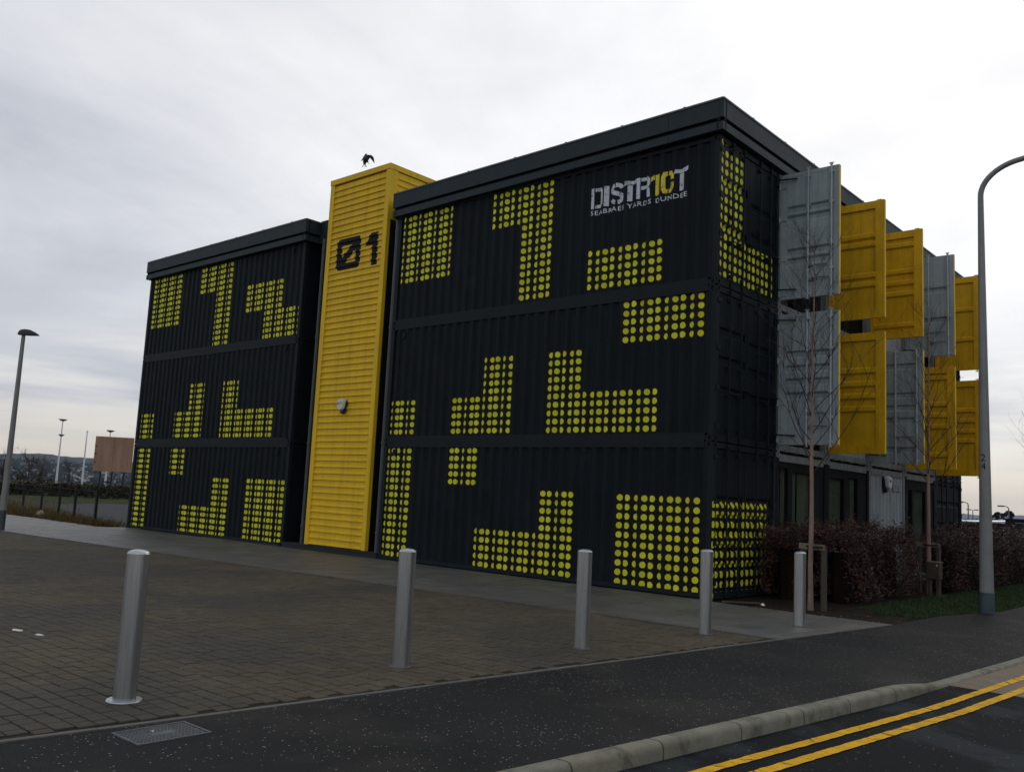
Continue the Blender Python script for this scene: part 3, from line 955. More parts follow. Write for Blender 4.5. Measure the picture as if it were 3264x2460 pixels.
# ---- door end of the front right containers (faces +X)
def end_doors(c, zb, zt, bandsL, bandsR, Y0=0.0, mat='dark_paint', smat='dark_steel', dots=()):
    f = MB()
    f.box(-.10, 0, Y0 + .11, Y0 + WP - .11, zt - .115, zt - .012); f.build('door_header', smat, c)
    f = MB(); f.box(-.10, 0, Y0 + .11, Y0 + WP - .11, zb + .012, zb + .13); f.build('door_sill', smat, c)
    z0, z1 = zb + .14, zt - .125
    for (ya, yb, bands) in ((Y0 + .115, Y0 + 1.262, bandsL), (Y0 + 1.278, Y0 + WP - .115, bandsR)):
        b = MB(); e = .07
        xf = -.03
        pr = door_profile(z0 + .06, z1 - .06, bands)
        vs = []; fs = []
        for i, (z, d) in enumerate(pr):
            vs += [(xf - d, ya + e, z), (xf - d, yb - e, z)]
            if i: fs.append((2 * i - 2, 2 * i - 1, 2 * i + 1, 2 * i))
        b.add(vs, fs)
        b.box(-.085, xf + .004, ya, ya + e, z0, z1); b.box(-.085, xf + .004, yb - e, yb, z0, z1)
        b.box(-.085, xf + .004, ya + e, yb - e, z0, z0 + .06); b.box(-.085, xf + .004, ya + e, yb - e, z1 - .06, z1)
        b.box(-.11, -.086, ya, yb, z0, z1)
        b.build('door_leaf', mat, c)
        w = yb - ya
        for k, fr in enumerate((.34, .74)):
            yy = ya + w * fr
            t = MB(); t.tube([(.022, yy, zb + .05), (.022, yy, zt - .05)], .017, 8)
            for z in (z0 + .1, z0 + .75, z0 + 1.25, z1 - .1): t.box(-.028, .018, yy - .045, yy + .045, z - .03, z + .03)
            t.box(-.002, .04, yy - .03, yy + .03, zb + .03, zb + .09); t.box(-.002, .04, yy - .03, yy + .03, zt - .09, zt - .03)
            t.build('lock_rod', smat, c, smooth=True)
            h = MB(); zz = z0 + .78 + .12 * k
            h.tube([(.05, yy - .02, zz), (.055, yy + .36, zz)], .012, 6); h.box(-.028, .045, yy + .26, yy + .33, zz - .05, zz + .03)
            h.build('door_handle', smat, c)
    for yy in (Y0 + .095, Y0 + WP - .095):
        for z in (z0 + .15, z0 + .85, z0 + 1.6, z1 - .15):
            h = MB(); h.box(-.03, .018, yy - .05, yy + .07, z - .045, z + .045); h.build('hinge', smat, c)
    # dots printed over leaf and frame
    for (y0, ztop, rects, px, pz) in dots:
        b = MB()
        for (c0, c1, r0, r1) in rects:
            for (la, lb, bands) in ((Y0 + .0, Y0 + .115, None), (Y0 + .115, Y0 + 1.262, bandsL), (Y0 + 1.278, Y0 + WP - .115, bandsR)):
                a = max(la, y0 + (c0 - .5) * px); e = min(lb, y0 + (c1 - .5) * px)
                if e <= a: continue
                za, zz1 = ztop - (r1 - .5) * pz, ztop - (r0 - .5) * pz
                segs = [(a, e, bands)]
                if bands is not None:
                    segs = [(a, min(e, la + .07), None), (max(a, la + .07), min(e, lb - .07), bands), (max(a, lb - .07), e, None)]
                for (sa, se, bd) in segs:
                    if se - sa < 1e-4: continue
                    base = (-.03 if bands is not None else 0.0) + (.004 if (bands is not None and bd is None) else 0)
                    pr = door_profile(z0 + .06, z1 - .06, bd) if bd else [(za, 0), (zz1, 0)]
                    zs = sorted(set([za, zz1] + [z for z, d in pr if za < z < zz1]))
                    for k in range(len(zs) - 1):
                        da, db = prof_at(pr, zs[k]), prof_at(pr, zs[k + 1])
                        if not bd: da = db = 0
                        xa, xb = base - da + .0022, base - db + .0022
                        ua, ub = (sa - y0) / px + .5, (se - y0) / px + .5
                        va, vb = (ztop - zs[k]) / pz + .5, (ztop - zs[k + 1]) / pz + .5
                        b.add([(xa, sa, zs[k]), (xa, se, zs[k]), (xb, se, zs[k + 1]), (xb, sa, zs[k + 1])], [(0, 1, 2, 3)], [(ua, va), (ub, va), (ub, vb), (ua, vb)])
        b.build('dot_panel', 'dot_vinyl', c)
    # rear corner post and castings
    p = MB(); p.box(-.11, 0, Y0 + WP - .11, Y0 + WP - .012, zb + .118, zt - .118); p.build('corner_post', smat, c)
    for z in (zb + .003, zt - .121): casting(c, .002, Y0 + WP - .012, z, -1, -1, smat, 1)


end_doors(F['r', 2], H2, H3, [7.74, 6.84], [7.55, 6.95], dots=[(.14, 8.485, [(0, 5, 0, 15)], .199, .1805), (1.10, 6.670, [(0, 7, 0, 5)], .193, .1805)])
end_doors(F['r', 1], H1, H2, [4.87, 4.33, 3.77], [4.75, 4.26, 3.75])
end_doors(F['r', 0], 0.0, H1, [1.75, 1.43, 1.16, .9, .55], [1.75, 1.43, 1.16, .9, .55], dots=[(.045, 1.682, [(0, 12, 0, 10)], .1975, .1785)])


# ---- leaf of an opened container door, standing out at 90 degrees from the end wall
def open_leaf(c, Y, z0, z1, ribs, grey, label, x0=.03, x1=1.255):
    mat = 'door_grey' if grey else 'door_yellow'
    T = .07
    st_l, st_r, rl = (.075, .10, .075) if grey else (.08, .185, .17)
    hw = .082
    b = MB()
    # frame stiles and rails
    b.box(x0, x0 + st_l, Y, Y + T, z0, z1); b.box(x1 - st_r, x1, Y - (0 if grey else .006), Y + T, z0, z1)
    b.box(x0 + st_l, x1 - st_r, Y, Y + T, z0, z0 + rl); b.box(x0 + st_l, x1 - st_r, Y, Y + T, z1 - rl, z1)
    sgn = 1 if grey else -1
    base = Y + (.006 if grey else .050)
    pr = door_profile(z0 + rl, z1 - rl, ribs, hw, .042, .046 * sgn)
    xa, xb = x0 + st_l, x1 - st_r
    ia, ib = (xa + .07, xb - .03) if grey else (xa, xb)
    vs = []; fs = []
    for i, (z, d) in enumerate(pr):
        vs += [(ia, base + d, z), (ib, base + d, z)]
        if i: fs.append((2 * i - 2, 2 * i - 1, 2 * i + 1, 2 * i))
    b.add(vs, fs)
    if grey:   # flat margins beside the pressed bands, and the ends of the bands
        b.add([(xa, base, z0 + rl), (ia, base, z0 + rl), (ia, base, z1 - rl), (xa, base, z1 - rl)], [(0, 1, 2, 3)])
        b.add([(ib, base, z0 + rl), (xb, base, z0 + rl), (xb, base, z1 - rl), (ib, base, z1 - rl)], [(0, 1, 2, 3)])
        for cz in ribs:
            for xx in (ia, ib):
                b.add([(xx, base, cz - hw), (xx, base + .046, cz - hw + .042), (xx, base + .046, cz + hw - .042), (xx, base, cz + hw)], [(0, 1, 2, 3)])
    b.add([(x0, Y + T - .001, z0), (x1, Y + T - .001, z0), (x1, Y + T - .001, z1), (x0, Y + T - .001, z1)], [(3, 2, 1, 0)])
    # the two skins differ in colour: yellow liner on the back of a grey leaf
    o = b.build('door_leaf', mat, c, label=label)
    if grey:
        e = MB(); e.box(x1 - .002, x1 + .010, Y + .004, Y + T + .006, z0 + .004, z1 - .004); e.build('door_seal', 'tower_yellow', c)
        for xx in (.635, 1.118):
            t = MB(); t.tube([(xx, Y - .035, z0 - .03), (xx, Y - .035, z1 + .03)], .021, 8)
            for z in (z0 + .06, z0 + .55, z0 + 1.05, z0 + 1.9, z1 - .12): t.box(xx - .04, xx + .04, Y - .045, Y + .002, z - .025, z + .025)
            t.box(xx - .03, xx + .03, Y - .05, Y - .02, z1 + .01, z1 + .03); t.box(xx - .045, xx + .045, Y - .045, Y - .025, z1 + .04, z1 + .055)
            t.box(xx - .03, xx + .03, Y - .05, Y - .02, z0 - .045, z0 - .02)
            t.build('lock_rod', 'rod_grey', c, smooth=True)
        for (za, xa_, xb_) in ((z0 + .62, .66, 1.05), (z0 + .36, .72, 1.07)):
            h = MB(); h.tube([(xa_, Y - .05, za), ((xa_ + xb_) / 2, Y - .06, za + .012), (xb_, Y - .05, za + .004)], .013, 6); h.box(xa_ - .05, xa_ + .03, Y - .05, Y + .002, za - .03, za + .03)
            h.build('door_handle', 'galvanised', c)
        for z in (z0 + .12, z0 + .85, z0 + 1.7, z1 - .25):
            h = MB(); h.box(.0, .16, Y - .014, Y + .01, z - .05, z + .04); h.tube([(.018, Y - .012, z - .07), (.018, Y - .012, z + .06)], .02, 8); h.build('hinge', 'door_grey', c)
        for z in (z0 + .18, z1 - .14):
            h = MB(); h.tube([(-.02, Y - .10, z + .02), (.40, Y - .03, z)], .016, 6); h.build('stay_bar', 'dark_steel', c)
    else:
        t = MB()
        for z, s in ((z1, 1), (z0, -1)):
            t.tube([(1.12, Y + T + .03, z - s * .12), (1.12, Y + T + .03, z + s * .05)], .016, 6); t.box(1.07, 1.17, Y + T + .015, Y + T + .045, z + s * .04 - .008, z + s * .04 + .008)
        t.build('lock_rod', 'door_yellow', c)
        s = MB(); s.box(x1 - .001, x1 + .012, Y + .006, Y + T + .004, z0 + .004, z1 - .004); s.build('door_seal', 'tower_yellow', c)
    return o


def side_container(k, lv, style):
    """containers 2..6 in the depth of the right hand block: their ends face +X"""
    Y0, Y1 = k * WP, (k + 1) * WP
    zb, zt = (0.0, H1, H2)[lv], (H1, H2, H3)[lv]
    dark = style == 'dark'
    fm = 'dark_steel' if dark else 'frame_grey'
    b = MB()
    rec = {'glazed': .32, 'balcony': .9, 'panel': .5, 'dark': .13, 'closed': .5}[style]
    b.box(RX0 + .02, -rec - .02, Y0 + .01, Y1 - .012, zb + .02, zt - .02)
    # side, floor and roof plates of the mouth
    if rec > .2:
        b.box(-rec - .02, -.11, Y0 + .01, Y0 + .05, zb + .1, zt - .1); b.box(-rec - .02, -.11, Y1 - .05, Y1 - .012, zb + .1, zt - .1)
        b.box(-rec - .02, -.06, Y0 + .05, Y1 - .05, zb + .02, zb + .12); b.box(-rec - .02, -.06, Y0 + .05, Y1 - .05, zt - .10, zt - .02)
    names = {0: 'ground floor', 1: 'middle level', 2: 'top level'}
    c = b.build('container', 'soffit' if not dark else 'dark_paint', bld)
    if dark:
        end_doors(c, zb, zt, [zb + 2.05, zb + 1.45, zb + .85], [zb + 2.05, zb + 1.45, zb + .85], Y0=Y0)
        p = MB(); p.box(-.11, 0, Y0 + .004, Y0 + .11, zb + .118, zt - .118); p.build('corner_post', 'dark_steel', c)
        for z in (zb + .003, zt - .121): casting(c, .002, Y0 + .003, z, -1, 1, 'dark_steel', 1)
        return c
    for ya, yb in ((Y0 + .004, Y0 + .12), (Y1 - .132, Y1 - .014)):
        p = MB(); p.box(-.12, 0, ya, yb, zb + .118, zt - .118)
        p.build('corner_post', fm if lv or style == 'panel' else 'black_gap', c)
    for z in (zb + .003, zt - .121):
        casting(c, .002, Y0 + .003, z, -1, 1, fm, 1); casting(c, .002, Y1 - .013, z, -1, -1, fm, 1)
    f = MB()
    f.box(-.10, -.004, Y0 + .17, Y1 - .18, zt - .19, zt - .045)
    f.build('header_rail', fm, c)
    f = MB(); f.box(-.10, -.006, Y0 + .17, Y1 - .18, zb + .02, zb + .15)
    for i in range(4):
        yy = Y0 + .45 + i * .5; f.box(-.05, .012, yy - .03, yy + .03, zb + .0, zb + .05)
    f.build('sill_rail', fm, c)
    if style == 'panel':
        w = MB(); wall_strip(w, [(y, .02 + d) for y, d in corr(Y0 + .12, Y1 - .14, Y0 + .3, 0, .25, .03)], zb + .10, zt - .19, 'y')
        w.build('wall_panel', 'cladding_grey', c)
    return c


def glazing(c, Y0, Y1, z0, z1, xp, lights, transom=None):
    """dark framed windows; lights = list of (ya, yb, ztop)"""
    fr = MB(); ys = [Y0] + [v for l in lights for v in l[:2]] + [Y1]
    for a, e in zip(ys[::2], ys[1::2]): fr.box(xp - .05, xp + .03, a, e, z0, z1)
    for (a, e, zt_) in lights:
        fr.box(xp - .05, xp + .03, a, e, zt_, z1); fr.box(xp - .05, xp + .03, a, e, z0, z0 + .12)
    fr.build('window_frame', 'black_gap', c)
    for (a, e, zt_) in lights:
        p = MB(); p.box(xp - .012, xp, a - .004, e + .004, z0 + .116, zt_ + .004); p.build('pane', 'glass', c)


side = {}
for k in range(1, 6):
    for lv in range(3):
        if k == 5: st = 'dark'
        elif lv == 0: st = 'panel' if k == 3 else 'glazed'
        elif (lv, k) in ((1, 2), (2, 3)): st = 'closed'
        else: st = 'balcony'
        side[k, lv] = side_container(k, lv, st)
        c = side[k, lv]; Y0, Y1 = k * WP, (k + 1) * WP; zb = (0, H1, H2)[lv]; ztp = (H1, H2, H3)[lv]
        if st == 'balcony':
            glazing(c, Y0 + .06, Y1 - .06, zb + .12, ztp - .11, -.78, [(Y0 + .16, Y0 + 1.18, ztp - .25), (Y0 + 1.30, Y1 - .16, ztp - .25)])
            b = MB(); b.box(-.90, -.885, Y0 + .16, Y1 - .16, zb + .2, ztp - .2); b.build('blind', 'blind', c)
        if st == 'closed':
            w = MB(); wall_strip(w, [(y, .04 + d) for y, d in corr(Y0 + .12, Y1 - .14, Y0 + .3, 0, .25, .03)], zb + .14, ztp - .19, 'y')
            w.build('wall_panel', 'cladding_grey', c)
g1, g2, g4 = side[1, 0], side[2, 0], side[4, 0]
glazing(g1, 2.56, 5.09, .156, 2.615, -.06, [(2.69, 3.18, 2.50), (3.38, 4.40, 2.44)])
glazing(g2, 5.11, 7.63, .156, 2.615, -.06, [(5.18, 6.14, 2.42), (6.48, 6.97, 2.46)])
glazing(g4, 10.2, 12.73, .156, 2.615, -.06, [(10.42, 10.82, 2.36), (10.98, 11.95, 2.36)])
for c, spots in ((g1, ((2.66, 2.95), (3.02, 3.2), (3.36, 3.72), (3.82, 4.42))), (g2, ((5.16, 6.16), (6.46, 6.99))), (g4, ((10.4, 10.8), (10.97, 11.96),))):
    b = MB()
    for a, e in spots: b.box(-.135, -.122, a, e, .25, 2.5)
    b.build('blind', 'blind', c)

LT, LB = (5.90, 8.545), (2.935, 5.588)
TR = {1: [7.77, 7.575, 6.87, 6.67], 3: [8.20, 7.54, 7.26, 6.99, 6.22]}
open_leaf(side[1, 2], 1 * WP, *LT, TR[1], True, 'grey open door leaf on the top level nearest the dotted container')
open_leaf(side[1, 2], 2 * WP - .02, *LT, TR[1], False, 'yellow open door leaf on the top level beside the first grey leaf')
open_leaf(side[2, 2], 3 * WP - .02, *LT, TR[3], False, 'yellow open door leaf with five ribs in the middle of the top row')
open_leaf(side[4, 2], 4 * WP, LT[0] - .06, LT[1] - .03, [7.60, 6.80], True, 'grey open door leaf farther back in the top row')
open_leaf(side[4, 2], 5 * WP - .02, LT[0] - .08, LT[1] - .04, [7.56, 6.70], False, 'yellow open door leaf farthest back in the top row')
open_leaf(side[1, 1], 1 * WP, *LB, [4.75, 4.46, 4.19, 3.91], True, 'grey open door leaf on the middle level behind the sapling')
open_leaf(side[1, 1], 2 * WP - .02, *LB, [4.75, 4.46, 4.19, 3.91], False, 'yellow open door leaf with four ribs on the middle level')
open_leaf(side[3, 1], 3 * WP, LB[0] - .05, LB[1] - .02, [5.2, 4.5, 4.2, 3.9, 3.2], True, 'grey open door leaf in the middle of the lower row')
open_leaf(side[3, 1], 4 * WP - .02, LB[0] - .05, LB[1] - .04, [5.26, 4.57, 4.28, 3.99, 3.25], False, 'yellow open door leaf with five ribs behind the second sapling')
open_leaf(side[4, 1], 5 * WP - .02, LB[0] - .09, LB[1] - .07, [4.68, 4.39, 4.09, 3.82], False, 'yellow open door leaf farthest back in the lower row')


# ---- flat roof with a stepped fascia
def ztop(x, y): return 9.135 + .0125 * max(0, min(9.2, x + 9.1)) - .006 * max(0, y) if x > -9.6 else 9.13


def roof(name, pts_plan, label):
    """pts_plan: outline at wall face, clockwise seen from above; fascia stands off it"""
    b = MB()
    xs = [p[0] for p in pts_plan]; ys = [p[1] for p in pts_plan]
    x0, x1, y0, y1 = min(xs), max(xs), min(ys), max(ys)
    P = [(x0, y0), (x1, y0), (x1, y1), (x0, y1)]
    b.hexa([(x, y, ztop(x, y) - .56) for x, y in P] + [(x, y, ztop(x, y) - .02) for x, y in P])
    return b.build(name, 'fascia_paint', bld, label=label)


def fascia_run(parent, a, c, n, step=3.0, first=None):
    """a->c along the wall, n outward normal; tiers: lower band, groove, upper band, coping"""
    a, c, n = Vector(a), Vector(c), Vector(n); L = (c - a).length; d = (c - a) / L
    cuts = [0.0]; s = first if first else step
    while s < L - .2: cuts.append(s); s += step
    cuts.append(L)
    tiers = [('fascia_panel', -.62, -.465, .0, .125, 'fascia_paint'), ('fascia_panel', -.445, -.40, .0, .06, 'dark_paint'),
             ('fascia_panel', -.385, -.035, .0, .13, 'fascia_paint'), ('coping', -.033, .0, -.15, .145, 'coping_metal')]
    for s0, s1 in zip(cuts, cuts[1:]):
        p, q = a + d * (s0 + .004), a + d * (s1 - .004)
        for nm, za, zb_, ia, ob, mt in tiers:
            b = MB()
            c4 = [p + n * ob, q + n * ob, q + n * ia, p + n * ia]
            zp = [ztop(v.x, v.y) for v in (p, q, q, p)]
            b.hexa([(v.x, v.y, z + za) for v, z in zip(c4, zp)] + [(v.x, v.y, z + zb_) for v, z in zip(c4, zp)])
            b.build(nm, mt, parent)
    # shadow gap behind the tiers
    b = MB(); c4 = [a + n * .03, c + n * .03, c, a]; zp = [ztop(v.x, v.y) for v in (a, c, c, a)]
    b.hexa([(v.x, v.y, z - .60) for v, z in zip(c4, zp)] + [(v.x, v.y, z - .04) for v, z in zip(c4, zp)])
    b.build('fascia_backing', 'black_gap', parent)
    # small fixing clips along the top
    s = 1.2
    while s < L:
        p = a + d * s + n * .12; b = MB(); b.box(p.x - .02, p.x + .02, p.y - .02, p.y + .02, ztop(p.x, p.y), ztop(p.x, p.y) + .018); b.build('roof_clip', 'dark_steel', parent)
        s += 1.45


rr_ = roof('roof', [(RX0, .02), (RX1 - .005, .02), (RX1 - .005, 15.35), (RX0, 15.35)], 'flat roof of the right hand block with a stepped dark fascia')
fascia_run(rr_, (RX0 - .13, 0, 0), (RX1 + .13, 0, 0), (0, -1, 0), 3.0, 8.1)
fascia_run(rr_, (RX1, -.13 + .003, 0), (RX1, 15.45, 0), (1, 0, 0), 3.05)
fascia_run(rr_, (RX0, .375, 0), (RX0, -.127, 0), (-1, 0, 0), 3.0)
rl_ = roof('roof', [(LX0, .02), (LX1, .02), (LX1, 15.3), (LX0, 15.3)], 'flat roof of the left hand block with a stepped dark fascia')
fascia_run(rl_, (LX0 - .04, 0, 0), (LX1 + .13, 0, 0), (0, -1, 0), 3.0, .32)
fascia_run(rl_, (LX1, -.127, 0), (LX1, .375, 0), (1, 0, 0), 3.0)
fascia_run(rl_, (LX0, 6.0, 0), (LX0, -.127, 0), (-1, 0, 0), 3.0)

# ---- the recess between the blocks
link = MB(); link.box(LX1 + .012, RX0 - .012, .62, 14.9, 0, 8.55)
for x in (-12.86, -12.6, -12.35, -9.48, -9.25): link.box(x - .03, x + .03, .56, .63, .1, 8.5)
link = link.build('link_block', 'plinth', bld)
b = MB(); b.box(LX1 + .02, RX0 - .02, .38, .70, 8.51, 9.12); b.build('fascia_panel', 'fascia_paint', link)
b = MB(); b.box(LX1 + .15, RX0 - .15, .35, .45, 9.121, 9.15); b.build('coping', 'coping_metal', link)
b = MB(); b.box(LX1 + .02, RX0 - .02, -.012, .60, 0, .135); b.box(LX1 + .02, RX0 - .02, -.03, .02, .10, .14); b.build('plinth', 'plinth', link)
for px, r in ((-9.18, .075), (-12.28, .05)):
    t = MB(); t.tube([(px, .13, .1), (px, .13, 8.5)], r, 12)
    for z in (.6, 2.82, 5.72, 8.2): t.tube([(px, .13, z - .03), (px, .13, z + .03)], r + .014, 12); t.box(px - .02, px + .02, .22, .6, z - .02, z + .02)
    t.build('downpipe', 'pipe_grey', link, smooth=True)

# ---- yellow tower: every slat of its cladding a piece of its own
TX0, TX1, TZ0, TZ1 = -12.06, -9.56, .155, 10.10
core = MB(); core.box(TX0 + .03, TX1 - .03, .12, 3.2, 8.62, TZ1 - .16)
tower = core.build('stair_tower', 'tower_yellow', bld, label='yellow tower clad in horizontal slats and painted with the number 01')
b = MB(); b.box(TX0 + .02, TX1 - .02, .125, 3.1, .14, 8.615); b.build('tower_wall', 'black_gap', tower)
SP = .1683; NS = 58
YF = .085
def slat_y(z):
    t = ((z - TZ0 - .001 + 1e-6) % SP)
    if t < 2e-5: return YF - .036
    if t < .0345: return YF - .036
    if t < .054: return YF - .036 + .036 * (t - .034) / .02
    return YF


sb = MB(); xw = (TX1 - .155) - (TX0 + .165)
prof = [(YF + .02, 0), (YF, 0.0), (YF - .036, .004), (YF - .036, .034), (YF, .054), (YF, SP), (YF + .02, SP)]
sb.prism([(0, yy, zz) for yy, zz in prof], (xw, 0, 0)); slat_mesh = sb.mesh('slat', 'tower_yellow')
for i in range(NS):
    o = bpy.data.objects.new('slat', slat_mesh); COL.objects.link(o); o.parent = tower; o.location = (TX0 + .165, 0, TZ0 + .001 + i * SP)
ss = MB(); ss.prism([(-(yy - YF) + TX1 - .035, 0, zz) for yy, zz in prof], (0, 2.6, 0)); side_mesh = ss.mesh('slat', 'tower_yellow')
for i in range(NS - 8, NS):
    o = bpy.data.objects.new('slat', side_mesh); COL.objects.link(o); o.parent = tower; o.location = (0, .36, TZ0 + .001 + i * SP)
for (xa, xb, ya, yb) in ((TX0, TX0 + .165, .045, .14), (TX1 - .155, TX1, .045, .31)):
    zc = [TZ0 - .012, 2.86, 5.72, 8.62, 9.95]
    for za, zb_ in zip(zc, zc[1:]):
        b = MB(); b.box(xa, xb, ya, yb if za > 8 else .155, za + .003, zb_); b.build('corner_trim', 'tower_yellow', tower)
b = MB(); b.box(TX0 - .012, TX1 + .012, .03, .14, 9.955, TZ1); b.build('coping', 'tower_yellow', tower)
b = MB(); b.box(TX1 - .10, TX1 + .012, .141, 3.2, 9.955, TZ1); b.build('coping', 'tower_yellow', tower)
b = MB(); b.box(TX0 + .14, TX1 - .101, .141, 3.2, 9.90, 9.98); b.build('tower_roof', 'dark_steel', tower)
# painted number
zc = []
for i in range(NS + 1):
    z = TZ0 + .001 + i * SP; zc += [z - .0005, z, z + .034, z + .054]
def place_t(x, z): return Vector((x, slat_y(z) - .004, z))
zx0, zx1, zz0, zz1 = -11.61, -10.60, 7.475, 8.345
ix0, ix1, iz0, iz1 = -11.385, -10.805, 7.655, 8.145
c_ = .11
zero = [[(zx0, zz0 + c_), (ix0, iz0), (ix0, iz1), (zx0, zz1 - c_)], [(ix1, iz0), (zx1, zz0 + c_), (zx1, zz1 - c_), (ix1, iz1)],
        [(ix0, iz1), (ix1, iz1), (zx1, zz1 - c_), (zx1 - c_ * .5, zz1 - c_ * .25), (zx1 - c_, zz1), (zx0 + c_, zz1), (zx0 + c_ * .5, zz1 - c_ * .25), (zx0, zz1 - c_)],
        [(zx0, zz0 + c_), (zx0 + c_ * .5, zz0 + c_ * .25), (zx0 + c_, zz0), (zx1 - c_, zz0), (zx1 - c_ * .5, zz0 + c_ * .25), (zx1, zz0 + c_), (ix1, iz0), (ix0, iz0)],
        [(ix0, iz0), (ix0 + .16, iz0), (ix1, iz1 - .16), (ix1, iz1), (ix1 - .16, iz1), (ix0, iz0 + .16)]]
conform('painted_number', zero, 'number_paint', tower, zc, place_t, 1)
oneT = [[(-10.13, 7.44), (-9.905, 7.44), (-9.905, 8.0), (-10.13, 8.0)], [(-10.42, 8.0), (-9.905, 8.0), (-9.905, 8.33), (-10.20, 8.33)]]
conform('painted_number', oneT, 'number_paint', tower, zc, place_t, 1)


# ------------------------------------------------------------------ small things on the building
def alarm(o, right, out, scale, label, body='white_plastic', base='navy_plastic', mark=None):
    o, right, out = Vector(o), Vector(right), Vector(out); up = Vector((0, 0, 1)); s = scale
    t = thing('alarm_box', label, 'alarm box', tuple(o))
    def P(x, z, d): return o + right * (x * s) + up * (z * s) + out * (d * s)
    def shell(outl, d0, d1, k):
        bb = MB(); n = len(outl)
        vs = [P(x, z, d0) for x, z in outl] + [P(x, z, d1 * .7) for x, z in outl] + [P(x * k, z * k, d1) for x, z in outl]
        fs = [tuple(range(n - 1, -1, -1)), tuple(range(2 * n, 3 * n))]
        for r_ in range(2):
            for i in range(n): fs.append((r_ * n + i, r_ * n + (i + 1) % n, (r_ + 1) * n + (i + 1) % n, (r_ + 1) * n + i))
        bb.add(vs, fs); return bb
    back = [(-.12, .15), (.12, .15), (.135, .10), (.10, -.10), (.05, -.19), (-.05, -.19), (-.10, -.10), (-.135, .10)]
    front = [(-.125, .155), (0, .17), (.125, .155), (.135, .12), (.10, -.06), (.06, -.105), (-.06, -.105), (-.10, -.06), (-.135, .12)]
    shell(back, 0, .07, .85).build('back_plate', base, t)
    shell(front, .04, .13, .86).build('cover', body, t)
    if mark:
        dot = [[(-.075 + .022 * math.cos(a), .055 + .028 * math.sin(a)) for a in [k * math.pi / 5 for k in range(10)]]]
        tx = fit(text_polys('CTD', 1, 1.0), -.045, .08, .03, .085)
        for nm, polys, mt in (('logo', dot, 'print_blue'), ('lettering', tx, 'print_grey')):
            bb = MB()
            for q in polys: bb.add([P(x, z, .1335) for x, z in q], [tuple(range(len(q)))])
            bb.build(nm, mt, t)
    else:
        bb = MB(); q = [(-.05, .03), (.05, .03), (.05, .085), (-.05, .085)]
        bb.add([P(x, z, .1335) for x, z in q], [(0, 1, 2, 3)]); bb.build('logo', 'print_blue', t)
    return t


alarm((-10.79, .05, 3.77), (1, 0, 0), (0, -1, 0), 1.05, 'white and navy alarm box on the yellow slats of the tower', mark=True)
alarm((-.01, 8.70, 2.43), (0, 1, 0), (1, 0, 0), 1.15, 'white and navy alarm box on the pale corrugated panel')
for (ya, yb, lab) in ((9.31, 9.62, 'wider grey notice plate on the pale corrugated panel, nearer the alarm box'), (9.68, 9.92, 'narrower grey notice plate at the edge of the pale corrugated panel')):
    t = thing('notice_plate', lab, 'sign', (0, (ya + yb) / 2, 2.36), 'notice plates on the corrugated panel')
    b = MB(); b.box(-.008, .006, ya, yb, 2.27, 2.465); b.build('plate', 'sign_grey', t)
    b = MB()
    for z in (2.41, 2.375, 2.34): b.box(.0055, .0075, ya + .06, yb - .09, z - .010, z + .010)
    b.build('lettering', 'print_grey', t)


# ------------------------------------------------------------------ steel bollards
def make_bollard(x, y, h, flange, label):
    t = thing('bollard', label, 'bollard', (x, y, 0), 'steel bollards along the yard edge')
    r = .082
    b = MB(); b.lathe([(r, -.05), (r, h - .036)], x, y, 28); b.build('post', 'steel', t, smooth=True)
    prof = [(r + .0015, h - .037), (r + .0015, h - .031), (r - .001, h - .029)] + [(r * math.cos(a), h - .029 + .029 * math.sin(a)) for a in [rad(v) for v in (15, 30, 45, 60, 75, 86)]]
    b = MB(); b.lathe(prof, x, y, 28); b.build('cap', 'steel', t, smooth=True)
    b = MB(); b.lathe([(flange + .004, .002), (flange, .010), (r + .004, .013)], x, y, 28); b.build('base_flange', 'steel' if flange > .12 else 'cover_iron', t, smooth=True)
    return t


BX = lambda y: 1.452 + .1084 * (y + 11.275)
for (x, y, h, fl, lab) in ((1.452, -11.275, 1.097, .124, 'nearest steel bollard with a wide base flange beside the cover plate'),
                           (1.60, -8.694, 1.094, .104, 'second steel bollard from the left in front of the tall dot column'),
                           (1.90, -6.286, 1.088, .100, 'middle steel bollard of the five'),
                           (2.115, -3.925, 1.083, .098, 'steel bollard in front of the dark container corner'),
                           (2.466, -1.859, 1.06, .09, 'steel bollard next to the staked sapling')):
    t = make_bollard(x, y, h, fl, lab)
    if x < 1.5: t.rotation_euler = (0, rad(.4), 0)


# ------------------------------------------------------------------ inspection cover
t = thing('inspection_cover', 'rectangular studded iron cover set in the dark footway', 'cover plate', (2.43, -11.49, 0))
b = MB(); x0, x1, y0, y1 = 2.25, 2.612, -11.745, -11.238
for q in ((x0, x1, y0, y0 + .018), (x0, x1, y1 - .018, y1), (x0, x0 + .018, y0 + .018, y1 - .018), (x1 - .018, x1, y0 + .018, y1 - .018)): b.box(q[0], q[1], q[2], q[3], -.03, .004)
b.build('frame', 'cover_iron', t)
b = MB(); b.box(x0 + .021, x1 - .021, y0 + .021, y1 - .021, -.03, -.001); b.build('plate', 'cover_iron', t)
b = MB(); xx = x0 + .035; i = 0
while xx < x1 - .03:
    yy = y0 + .035 + (.0125 if i % 2 else 0)
    while yy < y1 - .03:
        if not (x0 + .13 < xx < x1 - .13 and y0 + .16 < yy < y1 - .16):
            p = [(xx + .0075 * math.cos(k * math.pi / 3), yy + .0075 * math.sin(k * math.pi / 3), -.001) for k in range(6)]
            b.prism(p, (0, 0, .0045))
        yy += .025
    xx += .0215; i += 1
b.build('stud', 'cover_iron', t, kind='stuff')
